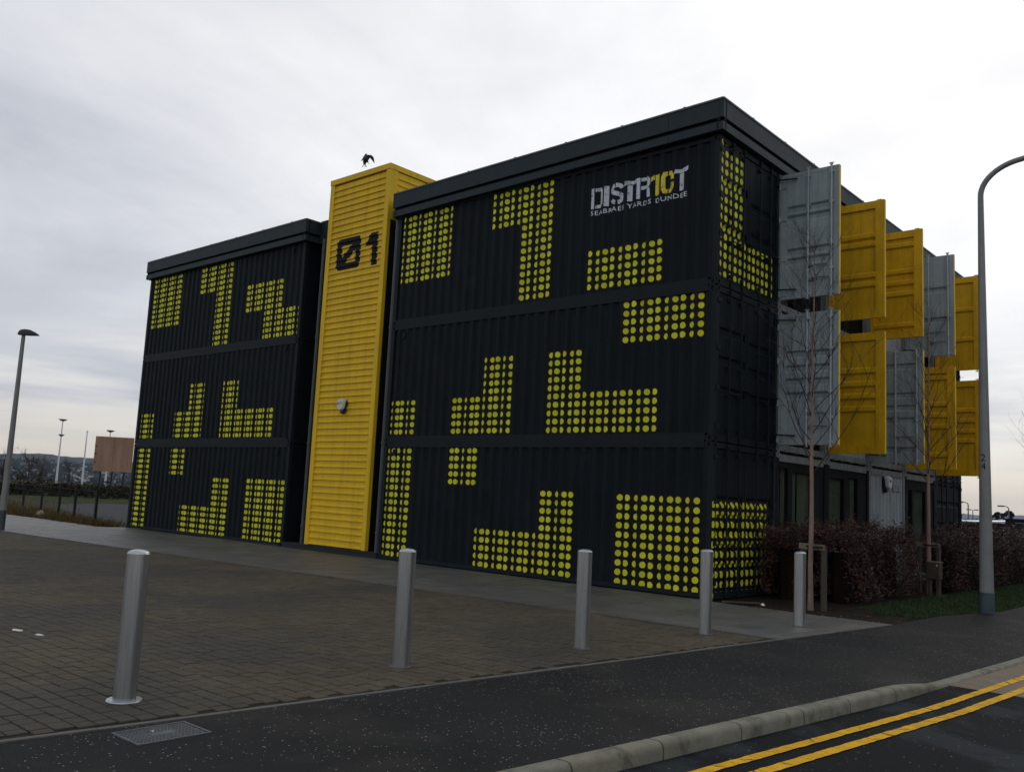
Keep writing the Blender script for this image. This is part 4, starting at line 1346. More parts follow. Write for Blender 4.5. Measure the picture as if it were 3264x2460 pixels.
b = MB(); b.box(x0 + .14, x1 - .14, y0 + .17, y1 - .17, -.0012, .002); b.build('badge', 'cover_iron', t)


def splat(name, x, y, z, r, label, cat, mat='paper_white', seed=0, n=9, sx=1.0):
    q = random.Random(seed); b = MB()
    p = [(x + sx * r * q.uniform(.55, 1.1) * math.cos(2 * math.pi * k / n), y + r * q.uniform(.4, 1.0) * math.sin(2 * math.pi * k / n), z) for k in range(n)]
    b.prism(p, (0, 0, .002)); o = b.build(name, mat); return tag(o, label, cat)


splat('dropping', 2.36, -11.52, .0005, .018, 'white bird dropping on the studded cover', 'dropping', seed=3)
splat('paint_mark', -2.10, -10.72, .001, .058, 'left white paint mark on the paving blocks', 'paint mark', seed=5, sx=1.6)
splat('paint_mark', -1.70, -10.645, .001, .048, 'right white paint mark on the paving blocks', 'paint mark', seed=8, sx=1.8)


# ------------------------------------------------------------------ lamp columns
def lamp_left():
    x, y = -20.02, -4.60
    t = thing('street_lamp', 'grey street lamp column with a dark hooded head at the far end of the yard', 'street lamp', (x, y, 0))
    b = MB(); b.lathe([(.105, 0), (.10, .02), (.10, .55), (.098, .56)], x, y, 16); b.build('base', 'dark_grey', t, smooth=True)
    b = MB(); b.lathe([(.092, .555), (.052, 5.62)], x, y, 16); b.build('column', 'lamp_grey', t, smooth=True)
    d = Vector((rgt.x, rgt.y, 0)).normalized(); s = Vector((-d.y, d.x, 0))
    b = MB(); prof = [(-.15, .05, .10), (-.10, .07, .16), (.02, .09, .18), (.18, .09, .165), (.33, .07, .10), (.43, .04, .04), (.465, .01, .012)]
    vs = []; fs = []; n = 10
    for (l, w, h) in prof:
        for k in range(n):
            a = math.pi * k / (n - 1)
            p = Vector((x, y, 5.62)) + d * l + s * (w * 1.2 * math.cos(a)) + Vector((0, 0, 1)) * (h * math.sin(a) + .01)
            vs.append(tuple(p))
    for i in range(len(prof) - 1):
        for k in range(n):
            j = (k + 1) % n; fs.append((i * n + k, i * n + j, (i + 1) * n + j, (i + 1) * n + k))
    fs.append(tuple(range(n))); fs.append(tuple((len(prof) - 1) * n + k for k in range(n - 1, -1, -1)))
    b.add(vs, fs); b.build('lamp_head', 'lamp_head', t, smooth=True)


lamp_left()


def lamp_right():
    x, y = 3.58, 3.55
    t = thing('street_lamp', 'tall tapered grey lamp column numbered 24 with a blue base and curved arm', 'street lamp', (x, y, 0))
    b = MB(); b.lathe([(.124, -.02), (.123, .34), (.121, .355)], x, y, 20); b.build('base', 'lamp_blue', t, smooth=True)
    pts = []; rs = []
    for i in range(22):
        z = .35 + (7.72 - .35) * i / 21; pts.append((x, y, z)); rs.append(.119 + (.052 - .119) * ((z - .35) / 7.2) ** .9)
    d = Vector((.97, .08, 0)).normalized()
    for i in range(1, 13):
        a = rad(80) * i / 12
        p = Vector((x, y, 7.72)) + d * (.82 * (1 - math.cos(a))) + Vector((0, 0, .62 * math.sin(a)))
        pts.append(tuple(p)); rs.append(.051)
    p = Vector(pts[-1]); dd = (Vector(pts[-1]) - Vector(pts[-2])).normalized()
    for i in range(1, 4): pts.append(tuple(p + dd * .35 * i)); rs.append(.05 - .004 * i)
    b = MB(); b.tube(pts, rs, 18); b.build('column', 'lamp_grey', t, smooth=True)
    e = Vector(pts[-1]); b = MB(); f = Vector((dd.x, dd.y, 0)).normalized(); s = Vector((-f.y, f.x, 0))
    b.hexa([tuple(e + f * a + s * w + Vector((0, 0, h))) for a, w, h in ((-.05, -.08, -.05), (.6, -.07, -.05), (.6, .07, -.05), (-.05, .08, -.05), (-.05, -.08, .07), (.6, -.04, .05), (.6, .04, .05), (-.05, .08, .07))])
    b.build('lamp_head', 'lamp_head', t)
    # number on the shaft, wrapped round it, turned to the road
    toward = math.atan2(CAM.y - y, CAM.x - x) - rad(14)
    for ch, z0 in (('2', 2.705), ('4', 2.55)):
        polys = fit(text_polys(ch, 1), -.038, .038, z0, z0 + .125)
        def pl(u, z):
            r = .119 + (.052 - .119) * ((z - .35) / 7.2) ** .9 + .002
            a = toward + u / r
            return Vector((x + r * math.cos(a), y + r * math.sin(a), z))
        o = conform('number', polys, 'number_paint', None, [v * .012 for v in range(-4, 5)], pl, 0)
        o.parent = t; o.location = (-x, -y, 0)


lamp_right()


# ------------------------------------------------------------------ young trees
def sapling(name, label, x, y, h, r0, seed, spread=.95, first=2.3, fork=4.7, nb=26, group='young birch trees beside the building', lean=(0, 0)):
    q = random.Random(seed)
    t = thing(name, label, 'tree', (x, y, 0), group)
    pts = []; rs = []; N = 18
    ox = oy = 0
    for i in range(N + 1):
        s = i / N; z = h * s
        ox += q.gauss(0, .006) + lean[0] / N; oy += q.gauss(0, .006) + lean[1] / N
        pts.append(Vector((x + ox, y + oy, z - (.03 if i == 0 else 0)))); rs.append(max(.004, r0 * (1 - s) ** .8 * (1.15 if i == 0 else 1)))
    b = MB(); b.tube(pts, rs, 9); b.build('trunk', 'bark', t, smooth=True)
    br = MB()
    def shoot(p, d, L, r, depth):
        n = 5 if depth < 2 else 3
        P = [p]; cur = p; dd = d.copy()
        for i in range(n):
            dd = (dd + Vector((q.gauss(0, .10), q.gauss(0, .10), q.gauss(.02 + .07 * (depth == 0), .05)))).normalized()
            cur = cur + dd * (L / n); P.append(cur)
        br.tube(P, [max(.0013, r * (1 - .75 * i / n)) for i in range(n + 1)], 5 if depth == 0 else 4 if depth == 1 else 3, cap=False)
        if depth < 3:
            k = {0: q.randint(4, 7), 1: q.randint(2, 4), 2: q.randint(0, 2)}[depth]
            for _ in range(k):
                i = q.randint(1, n); a = q.uniform(0, 6.283)
                side = Vector((math.cos(a), math.sin(a), q.uniform(-.1, .8))).normalized()
                shoot(P[i], (dd * 1.0 + side * q.uniform(.5, .95)).normalized(), L * q.uniform(.3, .55), r * .5, depth + 1)
    for i in range(nb):
        z = first + (h * .97 - first) * (i / nb) ** .9; s = z / h
        k = min(N - 1, int(s * N)); f = s * N - k; p = pts[k].lerp(pts[k + 1], f)
        a = i * 2.4 + q.uniform(-.4, .4)
        L = spread * (1.25 - .85 * (z - first) / (h - first)) * q.uniform(.8, 1.25)
        elev = q.uniform(.75, 1.35)
        shoot(p, Vector((math.cos(a), math.sin(a), elev)).normalized(), L * 1.25, max(.0045, rs[k] * .32), 0)
    br.build('branch', 'branch', t)
    return t


sapling('birch_sapling', 'slender bare birch sapling tied to a timber stake by the dark container', 1.585, .597, 6.5, .047, 5, 1.0, 2.25, nb=34)
sapling('birch_sapling', 'slender bare birch sapling farther back between the two hedges', 1.62, 6.75, 6.4, .052, 21, 1.0, 2.2)
sapling('birch_sapling', 'bare tree whose branches reach in from the right edge behind the lamp column', 3.62, 12.4, 5.0, .06, 33, 1.35, 1.5, nb=22)


def stake(x, y, ang, label, scale=1.0):
    t = thing('tree_stake', label, 'tree stake', (x, y, 0), 'timber tree stakes')
    d = Vector((math.cos(ang), math.sin(ang), 0)); n = Vector((-d.y, d.x, 0)); o = Vector((x, y, 0))
    def bx(a, w, z0, z1, k0, k1):
        p = [o + d * (a - w) + n * k0, o + d * (a + w) + n * k0, o + d * (a + w) + n * k1, o + d * (a - w) + n * k1]
        b = MB(); b.hexa([(v.x, v.y, z0) for v in p] + [(v.x, v.y, z1) for v in p]); return b
    for a in (-.31, .15): bx(a, .036, -.05, 1.07, .10, .17).build('stake_post', 'old_timber', t)
    bx(-.08, .275, .992, 1.088, .072, .10).build('crossbar', 'timber', t)
    b = MB(); c = o
    pts = []
    for k in range(17):
        a = rad(-20 + 220 * k / 16)
        pts.append(c + d * (.062 * math.cos(a)) - n * (.062 * math.sin(a)) + Vector((0, 0, 1.035)))
    pts = [c + d * .19 + n * .066 + Vector((0, 0, 1.045))] + pts + [c - d * .19 + n * .066 + Vector((0, 0, 1.045))]
    vs = []; fs = []
    for i, p in enumerate(pts):
        vs += [tuple(p + Vector((0, 0, -.017))), tuple(p + Vector((0, 0, .017)))]
        if i: fs.append((2 * i - 2, 2 * i, 2 * i + 1, 2 * i - 1))
    b.add(vs, fs); b.build('tie_strap', 'rubber', t)
    return t


stake(1.585, .597, rad(-20), 'timber double stake with crossbar and rubber tie at the nearer sapling')
stake(1.62, 6.75, rad(-16), 'timber double stake with crossbar at the farther sapling')


# ------------------------------------------------------------------ hedges
def hedge(label, outline, h, nleaf, seed, bulge=.10):
    """outline: (x0, x1, y0, y1) pieces; leaves spread through a shell round a dark core"""
    q = random.Random(seed)
    t = thing('beech_hedge', label, 'hedge', (outline[0][0], outline[0][2], 0), 'brown beech hedges')
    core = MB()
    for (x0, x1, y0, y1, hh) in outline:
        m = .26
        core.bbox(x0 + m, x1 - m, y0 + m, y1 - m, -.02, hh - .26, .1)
    core.build('shade_core', 'hedge_core', t)  # solid near-black box, its colour stands in for shade inside the hedge
    lf = MB(); tw = MB()
    tot = sum((x1 - x0 + y1 - y0) * 2 * hh + (x1 - x0) * (y1 - y0) for x0, x1, y0, y1, hh in outline)
    def bump(a, b_): return bulge * (math.sin(a * 3.1 + seed) * .5 + math.sin(b_ * 4.3 + a * 1.7) * .5 + math.sin(a * 7.7 + b_ * 6.1) * .35)
    for (x0, x1, y0, y1, hh) in outline:
        A = [(x1 - x0) * hh, (x1 - x0) * hh, (y1 - y0) * hh, (y1 - y0) * hh, (x1 - x0) * (y1 - y0)]
        n = int(nleaf * sum(A) / tot)
        for _ in range(n):
            f = q.choices(range(5), A)[0]; dep = abs(q.gauss(0, .13)) - .06
            z = hh * (q.random() ** .85); z = .06 + z * .97
            if f == 0 and x0 < 1.0 and z < .86 + .12 * q.random() and q.random() < (.93 if x0 > .5 else .62): continue
            if f == 0: p = (q.uniform(x0, x1), y0 + dep + bump(z, x0), z)
            elif f == 1: p = (q.uniform(x0, x1), y1 - dep - bump(z, x1), z)
            elif f == 2: yy = q.uniform(y0, y1); p = (x0 + dep + bump(yy, z), yy, z)
            elif f == 3: yy = q.uniform(y0, y1); p = (x1 - dep - bump(yy, z), yy, z)
            else:
                xx, yy = q.uniform(x0, x1), q.uniform(y0, y1); p = (xx, yy, hh - dep * 1.2 + bump(xx * 2, yy) * 1.2 + (q.random() ** 7) * .22)
            if x0 < 1.0 and .42 < p[0] < 1.60 and p[1] < 2.42 and p[2] < .93 and q.random() < .95: continue
            p = Vector(p); L = q.uniform(.022, .046); W = L * q.uniform(.5, .7)
            a = Vector((q.gauss(0, 1), q.gauss(0, 1), q.gauss(-.2, .8))).normalized(); c = a.cross(Vector((q.gauss(0, 1), q.gauss(0, 1), q.gauss(0, 1)))).normalized()
            nn = a.cross(c)
            lf.add([p - a * L, p + c * W * .5 + nn * .006, p + a * L, p - c * W * .5 + nn * .006], [(0, 1, 2), (0, 2, 3)])
        for _ in range(int(n * .018)):
            xx, yy = q.uniform(x0, x1), q.uniform(y0, y1)
            tw.tube([(xx, yy, hh - .25), (xx + q.gauss(0, .05), yy + q.gauss(0, .05), hh + q.uniform(.0, .2))], [.004, .0015], 3, cap=False)
    tw.build('twig', 'twig', t)
    lf.build('foliage', 'hedge_leaf', t)
    return t


hedge('clipped brown beech hedge around the staked sapling in front of the glazed ground floor', [(.95, 1.78, 2.0, 5.35, 1.27), (.12, .97, 1.55, 5.3, 1.25)], 1.5, 36000, 3, .14)
hedge('long brown beech hedge running back past the lamp column', [(1.15, 2.15, 7.2, 30, 1.27)], 1.5, 52000, 9, .14)


# grass blades on the verge; dry tufts on the left
def blades(name, mat, n, place, hmin, hmax, seed, w=.004):
    q = random.Random(seed); b = MB()
    for _ in range(n):
        p = place(q)
        if p is None: continue
        h = q.uniform(hmin, hmax); a = q.uniform(0, 6.283); lx, ly = math.cos(a) * h * q.uniform(.1, .7), math.sin(a) * h * q.uniform(.1, .7)
        dx, dy = -math.sin(a) * w, math.cos(a) * w
        b.add([(p[0] - dx, p[1] - dy, p[2]), (p[0] + dx, p[1] + dy, p[2]), (p[0] + lx, p[1] + ly, p[2] + h)], [(0, 1, 2)])
    return b.build(name, mat, None, kind='stuff')


def verge_pt(q):
    y = q.uniform(1.2, 16); xi = 2.15 + .01 * y if y > 1.6 else 2.6
    xo = 3.17 + (0 if y < 1.9 else min(.48, .22 * (y - 1.9))) + (0 if y < 6 else .034 * (y - 6))
    return (q.uniform(xi - .25, xo + .02), y, -.015)


blades('grass', 'grass_blade', 26000, verge_pt, .02, .07, 4, .006)


def left_pt(q):
    s = q.random(); x = -22.2 - 30 * s; y = -.9 + abs(q.gauss(0, 1)) * (.5 + 2.2 * s) + .095 * max(0, -22.2 - x) * .4
    return (x, y, -.06)


blades('grass', 'dry_grass', 15000, left_pt, .06, .30, 6, .012)

# loose leaves and stones at the edge of the bed
q = random.Random(8); b = MB()
for _ in range(160):
    x, y = q.uniform(.2, 3.2), q.gauss(.05, .25)
    if y < -.35: continue
    p = Vector((x, y, .006 if y < -.18 else -.012)); L = q.uniform(.012, .035); a = q.uniform(0, 6.28)
    d = Vector((math.cos(a), math.sin(a), 0)); e = Vector((-d.y, d.x, 0))
    b.add([p - d * L, p + e * L * .5 + Vector((0, 0, .008)), p + d * L, p - e * L * .5 + Vector((0, 0, .004))], [(0, 1, 2, 3)])
b.build('litter_leaves', 'hedge_leaf', None, kind='stuff')

# offcut board and crumpled paper at the foot of the corner
b = MB(); o = Vector((.28, -.07, 0)); d = Vector((.62, .56, 0)).normalized(); n_ = Vector((-d.y, d.x, 0))
p = [o, o + d * .72, o + d * .72 + n_ * .075, o + n_ * .075]
b.hexa([(v.x, v.y, .004) for v in p] + [(v.x, v.y, .022) for v in p]); tag(b.build('board', 'old_timber'), 'weathered timber offcut lying at the foot of the dotted container end', 'board')
q = random.Random(2); b = MB(); cx, cy = .95, .10
vs = [(cx + .035 * q.uniform(.5, 1.2) * math.cos(a), cy + .035 * q.uniform(.5, 1.2) * math.sin(a), .01 + q.uniform(0, .035)) for a in [k * .785 for k in range(8)]] + [(cx, cy, .055), (cx, cy, 0)]
b.add(vs, [(k, (k + 1) % 8, 8) for k in range(8)] + [((k + 1) % 8, k, 9) for k in range(8)])
tag(b.build('crumpled_paper', 'paper_white'), 'crumpled white paper on the soil between container and sapling', 'litter')


# concrete marker post with two legs beside the farther sapling
def utility_box():
    x, y = 1.93, 5.98
    t = thing('utility_marker', 'low concrete marker box on two legs in front of the farther sapling', 'marker post', (x, y, 0))
    d = Vector((rgt.x, rgt.y, 0)).normalized(); d = Vector((math.cos(rad(-16)), math.sin(rad(-16)), 0)); n = Vector((-d.y, d.x, 0)); o = Vector((x, y, 0))
    def hx(a0, a1, z0, z1, t0=0.0, k0=0, k1=.12):
        p = [o + d * a0 + n * k0, o + d * a1 + n * k0, o + d * a1 + n * k1, o + d * a0 + n * k1]
        m = (a0 + a1) / 2; pt = [o + d * (m + (v - m) * (1 - t0)) + n * k for v, k in ((a0, k0), (a1, k0), (a1, k1), (a0, k1))]
        bb = MB(); bb.hexa([(v.x, v.y, z0) for v in pt] + [(v.x, v.y, z1) for v in p]); return bb
    hx(-.14, .15, .36, .70).build('box', 'old_timber', t)
    hx(-.15, .16, .70, .725, 0, -.01, .13).build('lid', 'timber', t)
    hx(.055, .135, -.02, .36, .35, .02, .09).build('leg', 'old_timber', t); hx(-.13, -.06, -.02, .36, .35, .02, .09).build('leg', 'old_timber', t)
    c = o + d * .105 - n * .004; bb = MB()
    bb.prism([tuple(c + d * (.017 * math.cos(k)) + Vector((0, 0, .645 + .017 * math.sin(k)))) for k in [i * .628 for i in range(10)]], tuple(-n * .006)); bb.build('disc', 'paper_white', t)


utility_box()


# ------------------------------------------------------------------ the bird over the tower
def bird():
    d = Vector((rgt2.x, rgt2.y, rgt2.z)); u = Vector((upv2.x, upv2.y, upv2.z)); f = Vector((fwd.x, fwd.y, fwd.z))
    o = Vector((-10.37, -.10, 10.33))
    def P(x, y, k=0.0): return o + d * x + u * y + f * k
    k = .00072          # metres per traced unit
    b = MB()
    def ell(path, n=8):
        """loft: path of (x, y, depth, half width)"""
        base = len(b.v)
        for i, (x, y, z, r) in enumerate(path):
            x2, y2 = path[min(i + 1, len(path) - 1)][:2]; x1, y1 = path[max(i - 1, 0)][:2]
            t = Vector((x2 - x1, y2 - y1)).normalized(); nn = Vector((-t.y, t.x))
            for j in range(n):
                a = 2 * math.pi * j / n
                b.v.append(tuple(P((x + nn.x * r * math.cos(a)) * k, (y + nn.y * r * math.cos(a)) * k, (z + r * .9 * math.sin(a)) * k)))
        for i in range(len(path) - 1):
            for j in range(n):
                q_ = (j + 1) % n; b.f.append((base + i * n + j, base + i * n + q_, base + (i + 1) * n + q_, base + (i + 1) * n + j))
        b.f.append(tuple(base + j for j in range(n))); b.f.append(tuple(base + (len(path) - 1) * n + j for j in range(n)))
    # tail base, body, neck, head, beak
    ell([(-110, -190, 0, 35), (-95, -130, 0, 62), (-60, -40, 0, 105), (-45, 40, 10, 112), (-55, 100, 30, 85), (-60, 140, 45, 58), (-50, 175, 55, 44), (-35, 200, 60, 20), (-25, 215, 62, 5)])
    def plate(poly, z0, th):
        n = len(poly)
        vs = [P(x * k, y * k, (z0(x) if callable(z0) else z0) * k) for x, y in poly] + [P(x * k, y * k, ((z0(x) if callable(z0) else z0) + th) * k) for x, y in poly]
        b.add(vs, [tuple(range(n)), tuple(range(2 * n - 1, n - 1, -1))] + [(i, (i + 1) % n, n + (i + 1) % n, n + i) for i in range(n)])
    plate([(-20, 150), (60, 152), (140, 140), (210, 95), (250, 30), (268, -60), (275, -165), (262, -170), (225, -110), (170, -40), (120, 10), (95, 45), (75, -10), (40, -30), (-10, -40)], lambda x: -.25 * max(0, x), 14)
    plate([(-120, 130), (-150, 90), (-190, 20), (-240, -40), (-228, -62), (-200, -50), (-150, 0), (-110, 20), (-70, 60)], lambda x: .4 * max(0, -x - 60), 14)
    plate([(-120, -170), (-160, -225), (-195, -300), (-172, -300), (-140, -235), (-100, -180)], 4, 10)
    plate([(-105, -180), (-112, -280), (-100, -282), (-85, -180)], 0, 10)
    plate([(-80, -170), (-70, -240), (-50, -300), (-22, -295), (-45, -220), (-60, -160)], -4, 10)
    ell([(20, -90, -10, 30), (30, -140, -15, 14), (45, -175, -20, 8), (80, -170, -22, 7), (100, -180, -24, 3)], 6)
    ob = b.build('crow', 'bird_black', None, smooth=True)
    tag(ob, 'black crow flapping just above the yellow tower', 'bird')


bird()

# ------------------------------------------------------------------ left background
# fence of dark posts and wires
def fence():
    t = thing('wire_fence', 'low fence of dark posts and thin wires beyond the paved strip', 'fence', (-23, -.2, 0))
    p0, p1 = Vector((-22.6, -.15, 0)), Vector((-44, 4.3, 0)); d = (p1 - p0)
    azs = [-65.75, -66.85, -67.65, -68.55, -69.45, -70.35, -71.2]
    posts = []
    for az in azs:
        a = rad(az); dx, dy = math.sin(a), math.cos(a)
        # intersection of the sight line with the fence line
        det = dx * (-d.y) - dy * (-d.x)
        rx, ry = p0.x - CAM.x, p0.y - CAM.y
        s = (dx * ry - dy * rx) / (dx * (-d.y) + dy * d.x) if abs(dx * (-d.y) + dy * d.x) > 1e-9 else 0
        p = p0 + d * s; posts.append(p)
        b = MB(); b.box(p.x - .04, p.x + .04, p.y - .04, p.y + .04, -.1, 1.16 + R.uniform(-.04, .04)); b.build('post', 'fence_post', t)
    for z in (.25, .55, .85, 1.1):
        b = MB(); b.tube([(p.x, p.y, z) for p in posts], .004, 4); b.build('wire', 'wire', t)


fence()

q = random.Random(4); b = MB(); cx, cy = frompix(-68.52, 39.6, 0)[:2]
def rock(b, cx, cy, r, h, q):
    N = 9; rings = [(1.0, -.03), (.95, .35), (.6, .8), (.15, 1.0)]
    base = len(b.v)
    for s, zz in rings:
        for k in range(N):
            a = 2 * math.pi * k / N; rr2 = r * s * q.uniform(.75, 1.2); b.v.append((cx + rr2 * math.cos(a), cy + rr2 * math.sin(a), zz * h))
    for i in range(len(rings) - 1):
        for k in range(N):
            j = (k + 1) % N; b.f.append((base + i * N + k, base + i * N + j, base + (i + 1) * N + j, base + (i + 1) * N + k))
    b.f.append(tuple(base + 3 * N + k for k in range(N)))


rock(b, cx, cy, .17, .26, q); tag(b.build('boulder', 'stone_pale'), 'pale boulder at the foot of the wire fence', 'stone')


def billboard():
    dist = 92.0; A = frompix(-66.14, dist, 0); B = frompix(-64.10, dist - 1.0, 0)
    t = thing('plywood_hoarding', 'large plywood board on timber legs beyond the fence, partly behind the container', 'hoarding', (A.x, A.y, 0))
    z0, z1 = CAM.z + dist * math.tan(rad(.37)), CAM.z + dist * math.tan(rad(2.35))
    d = (B - A); n = Vector((-d.y, d.x, 0)).normalized()
    if n.dot(A - CAM) < 0: n = -n
    for s0, s1 in ((0, .4885), (.490, 1.0)):
        o_ = n * (.03 if s0 else 0)
        p = [A + d * s0 + o_, A + d * s1 + o_, A + d * s1 + n * .05 + o_, A + d * s0 + n * .05 + o_]
        b = MB(); b.hexa([(v.x, v.y, z0 + R.uniform(-.01, .01)) for v in p] + [(v.x, v.y, z1) for v in p]); b.build('board', 'plywood', t)
    for s in (.19, .49, .80):
        p = [A + d * (s - .018) + n * .175, A + d * (s + .018) + n * .175, A + d * (s + .018) + n * .32, A + d * (s - .018) + n * .32]
        b = MB(); b.hexa([(v.x, v.y, -.2) for v in p] + [(v.x, v.y, z1 - .1) for v in p]); b.build('leg', 'fence_post', t)
    for f in (.25, .5, .72):
        z = z0 + (z1 - z0) * f; p = [A - d * .012 + n * .086, A + d * .98 + n * .086, A + d * .98 + n * .17, A - d * .012 + n * .17]
        b = MB(); b.hexa([(v.x, v.y, z - .05) for v in p] + [(v.x, v.y, z + .05) for v in p]); b.build('batten', 'old_timber', t)
        c = A + d * .04 - n * .004
        b = MB(); b.box(c.x - .05, c.x + .05, c.y - .05, c.y + .05, z - .045, z + .045); b.build('bracket', 'fence_post', t)


billboard()


def mast(az, el, label, disc, second=None, dist=215.0):
    p = frompix(az, dist, 0); h = CAM.z + dist * math.tan(rad(el))
    t = thing('light_mast' if disc else 'flagpole', label, 'mast', (p.x, p.y, 0))
    b = MB(); b.tube([(p.x, p.y, -.3), (p.x, p.y, h * .33), (p.x, p.y, h)], [.24, .17, .09], 10); b.build('pole', 'mast_white', t, smooth=True)
    def ring(z, r, nm):
        b = MB(); b.lathe([(.1, z - .35), (r * .55, z - .22), (r, z), (r * .9, z + .12), (.1, z + .14)], p.x, p.y, 16); b.build(nm, 'mast_dark', t, smooth=True)
    if disc: ring(h, .85, 'lamp_crown')
    if second: ring(CAM.z + dist * math.tan(rad(second)), .6, 'platform')
    if not disc:
        b = MB(); b.lathe([(.1, h), (.2, h + .1), (.18, h + .25), (.05, h + .3)], p.x, p.y, 10); b.build('finial', 'mast_white', t)


mast(-67.93, 3.14, 'tall white light mast with a disc crown and a lower platform, left of the flagpole', True, 2.28)
mast(-66.62, 2.53, 'thin white pole without a crown between the two light masts', False)
mast(-65.41, 2.70, 'white light mast with a disc crown rising behind the plywood board', True)


# scrub beyond the lawn: one tangled mass, with single bushes in front
def scatter_bush(b, c, rx, ry, h, n, q, s=.12):
    for _ in range(n):
        a = q.uniform(0, 6.283); r = math.sqrt(q.random()); z = q.random()
        k = math.sqrt(max(0, 1 - (z * .96) ** 2.2))
        p = Vector((c.x + rx * r * k * math.cos(a), c.y + ry * r * k * math.sin(a), c.z + h * z))
        e1 = Vector((q.gauss(0, 1), q.gauss(0, 1), q.gauss(0, 1))).normalized(); e2 = e1.cross(Vector((q.gauss(0, 1), q.gauss(0, 1), q.gauss(0, 1)))).normalized()
        L = s * q.uniform(.5, 1.5)
        b.add([p - e1 * L, p + e2 * L * .45, p + e1 * L, p - e2 * L * .45], [(0, 1, 2, 3)])


q = random.Random(17); b = MB()
for i in range(46):
    az = -73.5 + 10.8 * i / 45 + q.uniform(-.1, .1); dist = q.uniform(80, 100)
    p = frompix(az, dist, -.3); h = q.uniform(.8, 1.15)
    scatter_bush(b, p, 1.7, 1.7, h, 420, q, .14)
for i in range(40):
    az = -73.5 + 10.8 * i / 39 + q.uniform(-.1, .1); dist = q.uniform(125, 150)
    scatter_bush(b, frompix(az, dist, -.6), 2.2, 2.2, q.uniform(1.5, 2.3) * (1.3 if az < -68.6 else .75), 130, q, .15)
b.build('scrub', 'scrub', None, kind='stuff')


def bare_tree(az, dist, h, seed, label, mat='twig', spread=.5, group='bare trees beyond the fence'):
    q = random.Random(seed); p = frompix(az, dist, -.1)
    t = thing('bare_tree', label, 'tree', tuple(p), group)
    b = MB(); b.tube([p, p + Vector((q.gauss(0, .05), 0, h * .5)), p + Vector((q.gauss(0, .1), 0, h * .8))], [h * .022, h * .015, h * .006], 6); b.build('trunk', mat, t)
    b = MB()
    def sh(o, d, L, r, k):
        pts = [o]; c = o; dd = d
        for i in range(3):
            dd = (dd + Vector((q.gauss(0, .15), q.gauss(0, .15), q.gauss(.03, .1)))).normalized(); c = c + dd * L / 3; pts.append(c)
        b.tube(pts, [r, r * .8, r * .55, r * .3], 3, cap=False)
        if k:
            for _ in range(5): sh(pts[q.randint(1, 3)], (dd + Vector((q.gauss(0, .8), q.gauss(0, .8), q.gauss(.1, .5)))).normalized(), L * .55, r * .55, k - 1)
    for i in range(9):
        a = q.uniform(0, 6.28); z = h * q.uniform(.25, .75)
        sh(p + Vector((0, 0, z)), Vector((math.cos(a) * spread, math.sin(a) * spread, 1)).normalized(), h * .38, h * .010, 2)
    b.build('crown', mat, t)
    return t


for az, dist, h, sd, lb in ((-70.6, 110, 3.6, 1, 'bushy bare tree behind the left lamp column'), (-69.35, 118, 4.0, 2, 'bare tree between lamp column and tall light mast'),
                            (-68.75, 104, 3.1, 3, 'small bare tree left of the tall light mast'), (-67.3, 112, 2.9, 5, 'low bare tree right of the tall light mast'), (-71.9, 100, 3.4, 6, 'bare tree at the left edge of the scrub')):
    bare_tree(az, dist, h, sd, lb)


# ------------------------------------------------------------------ hills and the far town
def hillside():
    b = MB(); A0, A1 = -86.0, -50.0; NA = 150; ND = 16; vs = []; fs = []
    def skyline(az):
        pts = [(-90, .9), (-74, 1.0), (-71, 1.08), (-69.2, 1.24), (-68.4, 1.24), (-68.1, 1.18), (-66, 1.14), (-62, .95), (-50, .5)]
        for (a, e), (c, f) in zip(pts, pts[1:]):
            if a <= az <= c: return e + (f - e) * (az - a) / (c - a)
        return 1.0
    for i in range(NA + 1):
        az = A0 + (A1 - A0) * i / NA
        top = 4200 * math.tan(rad(skyline(az))) + math.sin(az * 9) * 1.2 + math.sin(az * 23) * .8
        for j in range(ND + 1):
            s = j / ND; dist = 1300 + 2900 * s if j < ND else 5600
            z = -19 + (top + 19) * (s ** 1.15) if j < ND else top * .9
            p = frompix(az, dist, z); vs.append(tuple(p))
        if i:
            for j in range(ND): a = (i - 1) * (ND + 1) + j; fs.append((a, a + 1, a + ND + 2, a + ND + 1))
    b.add(vs, fs); b.build('hills', 'hill', None, kind='structure', smooth=True)
    def zat(az, dist): s = (dist - 1300) / 2900; return -19 + (4200 * math.tan(rad(skyline(az))) + 19) * s ** 1.15
    return zat


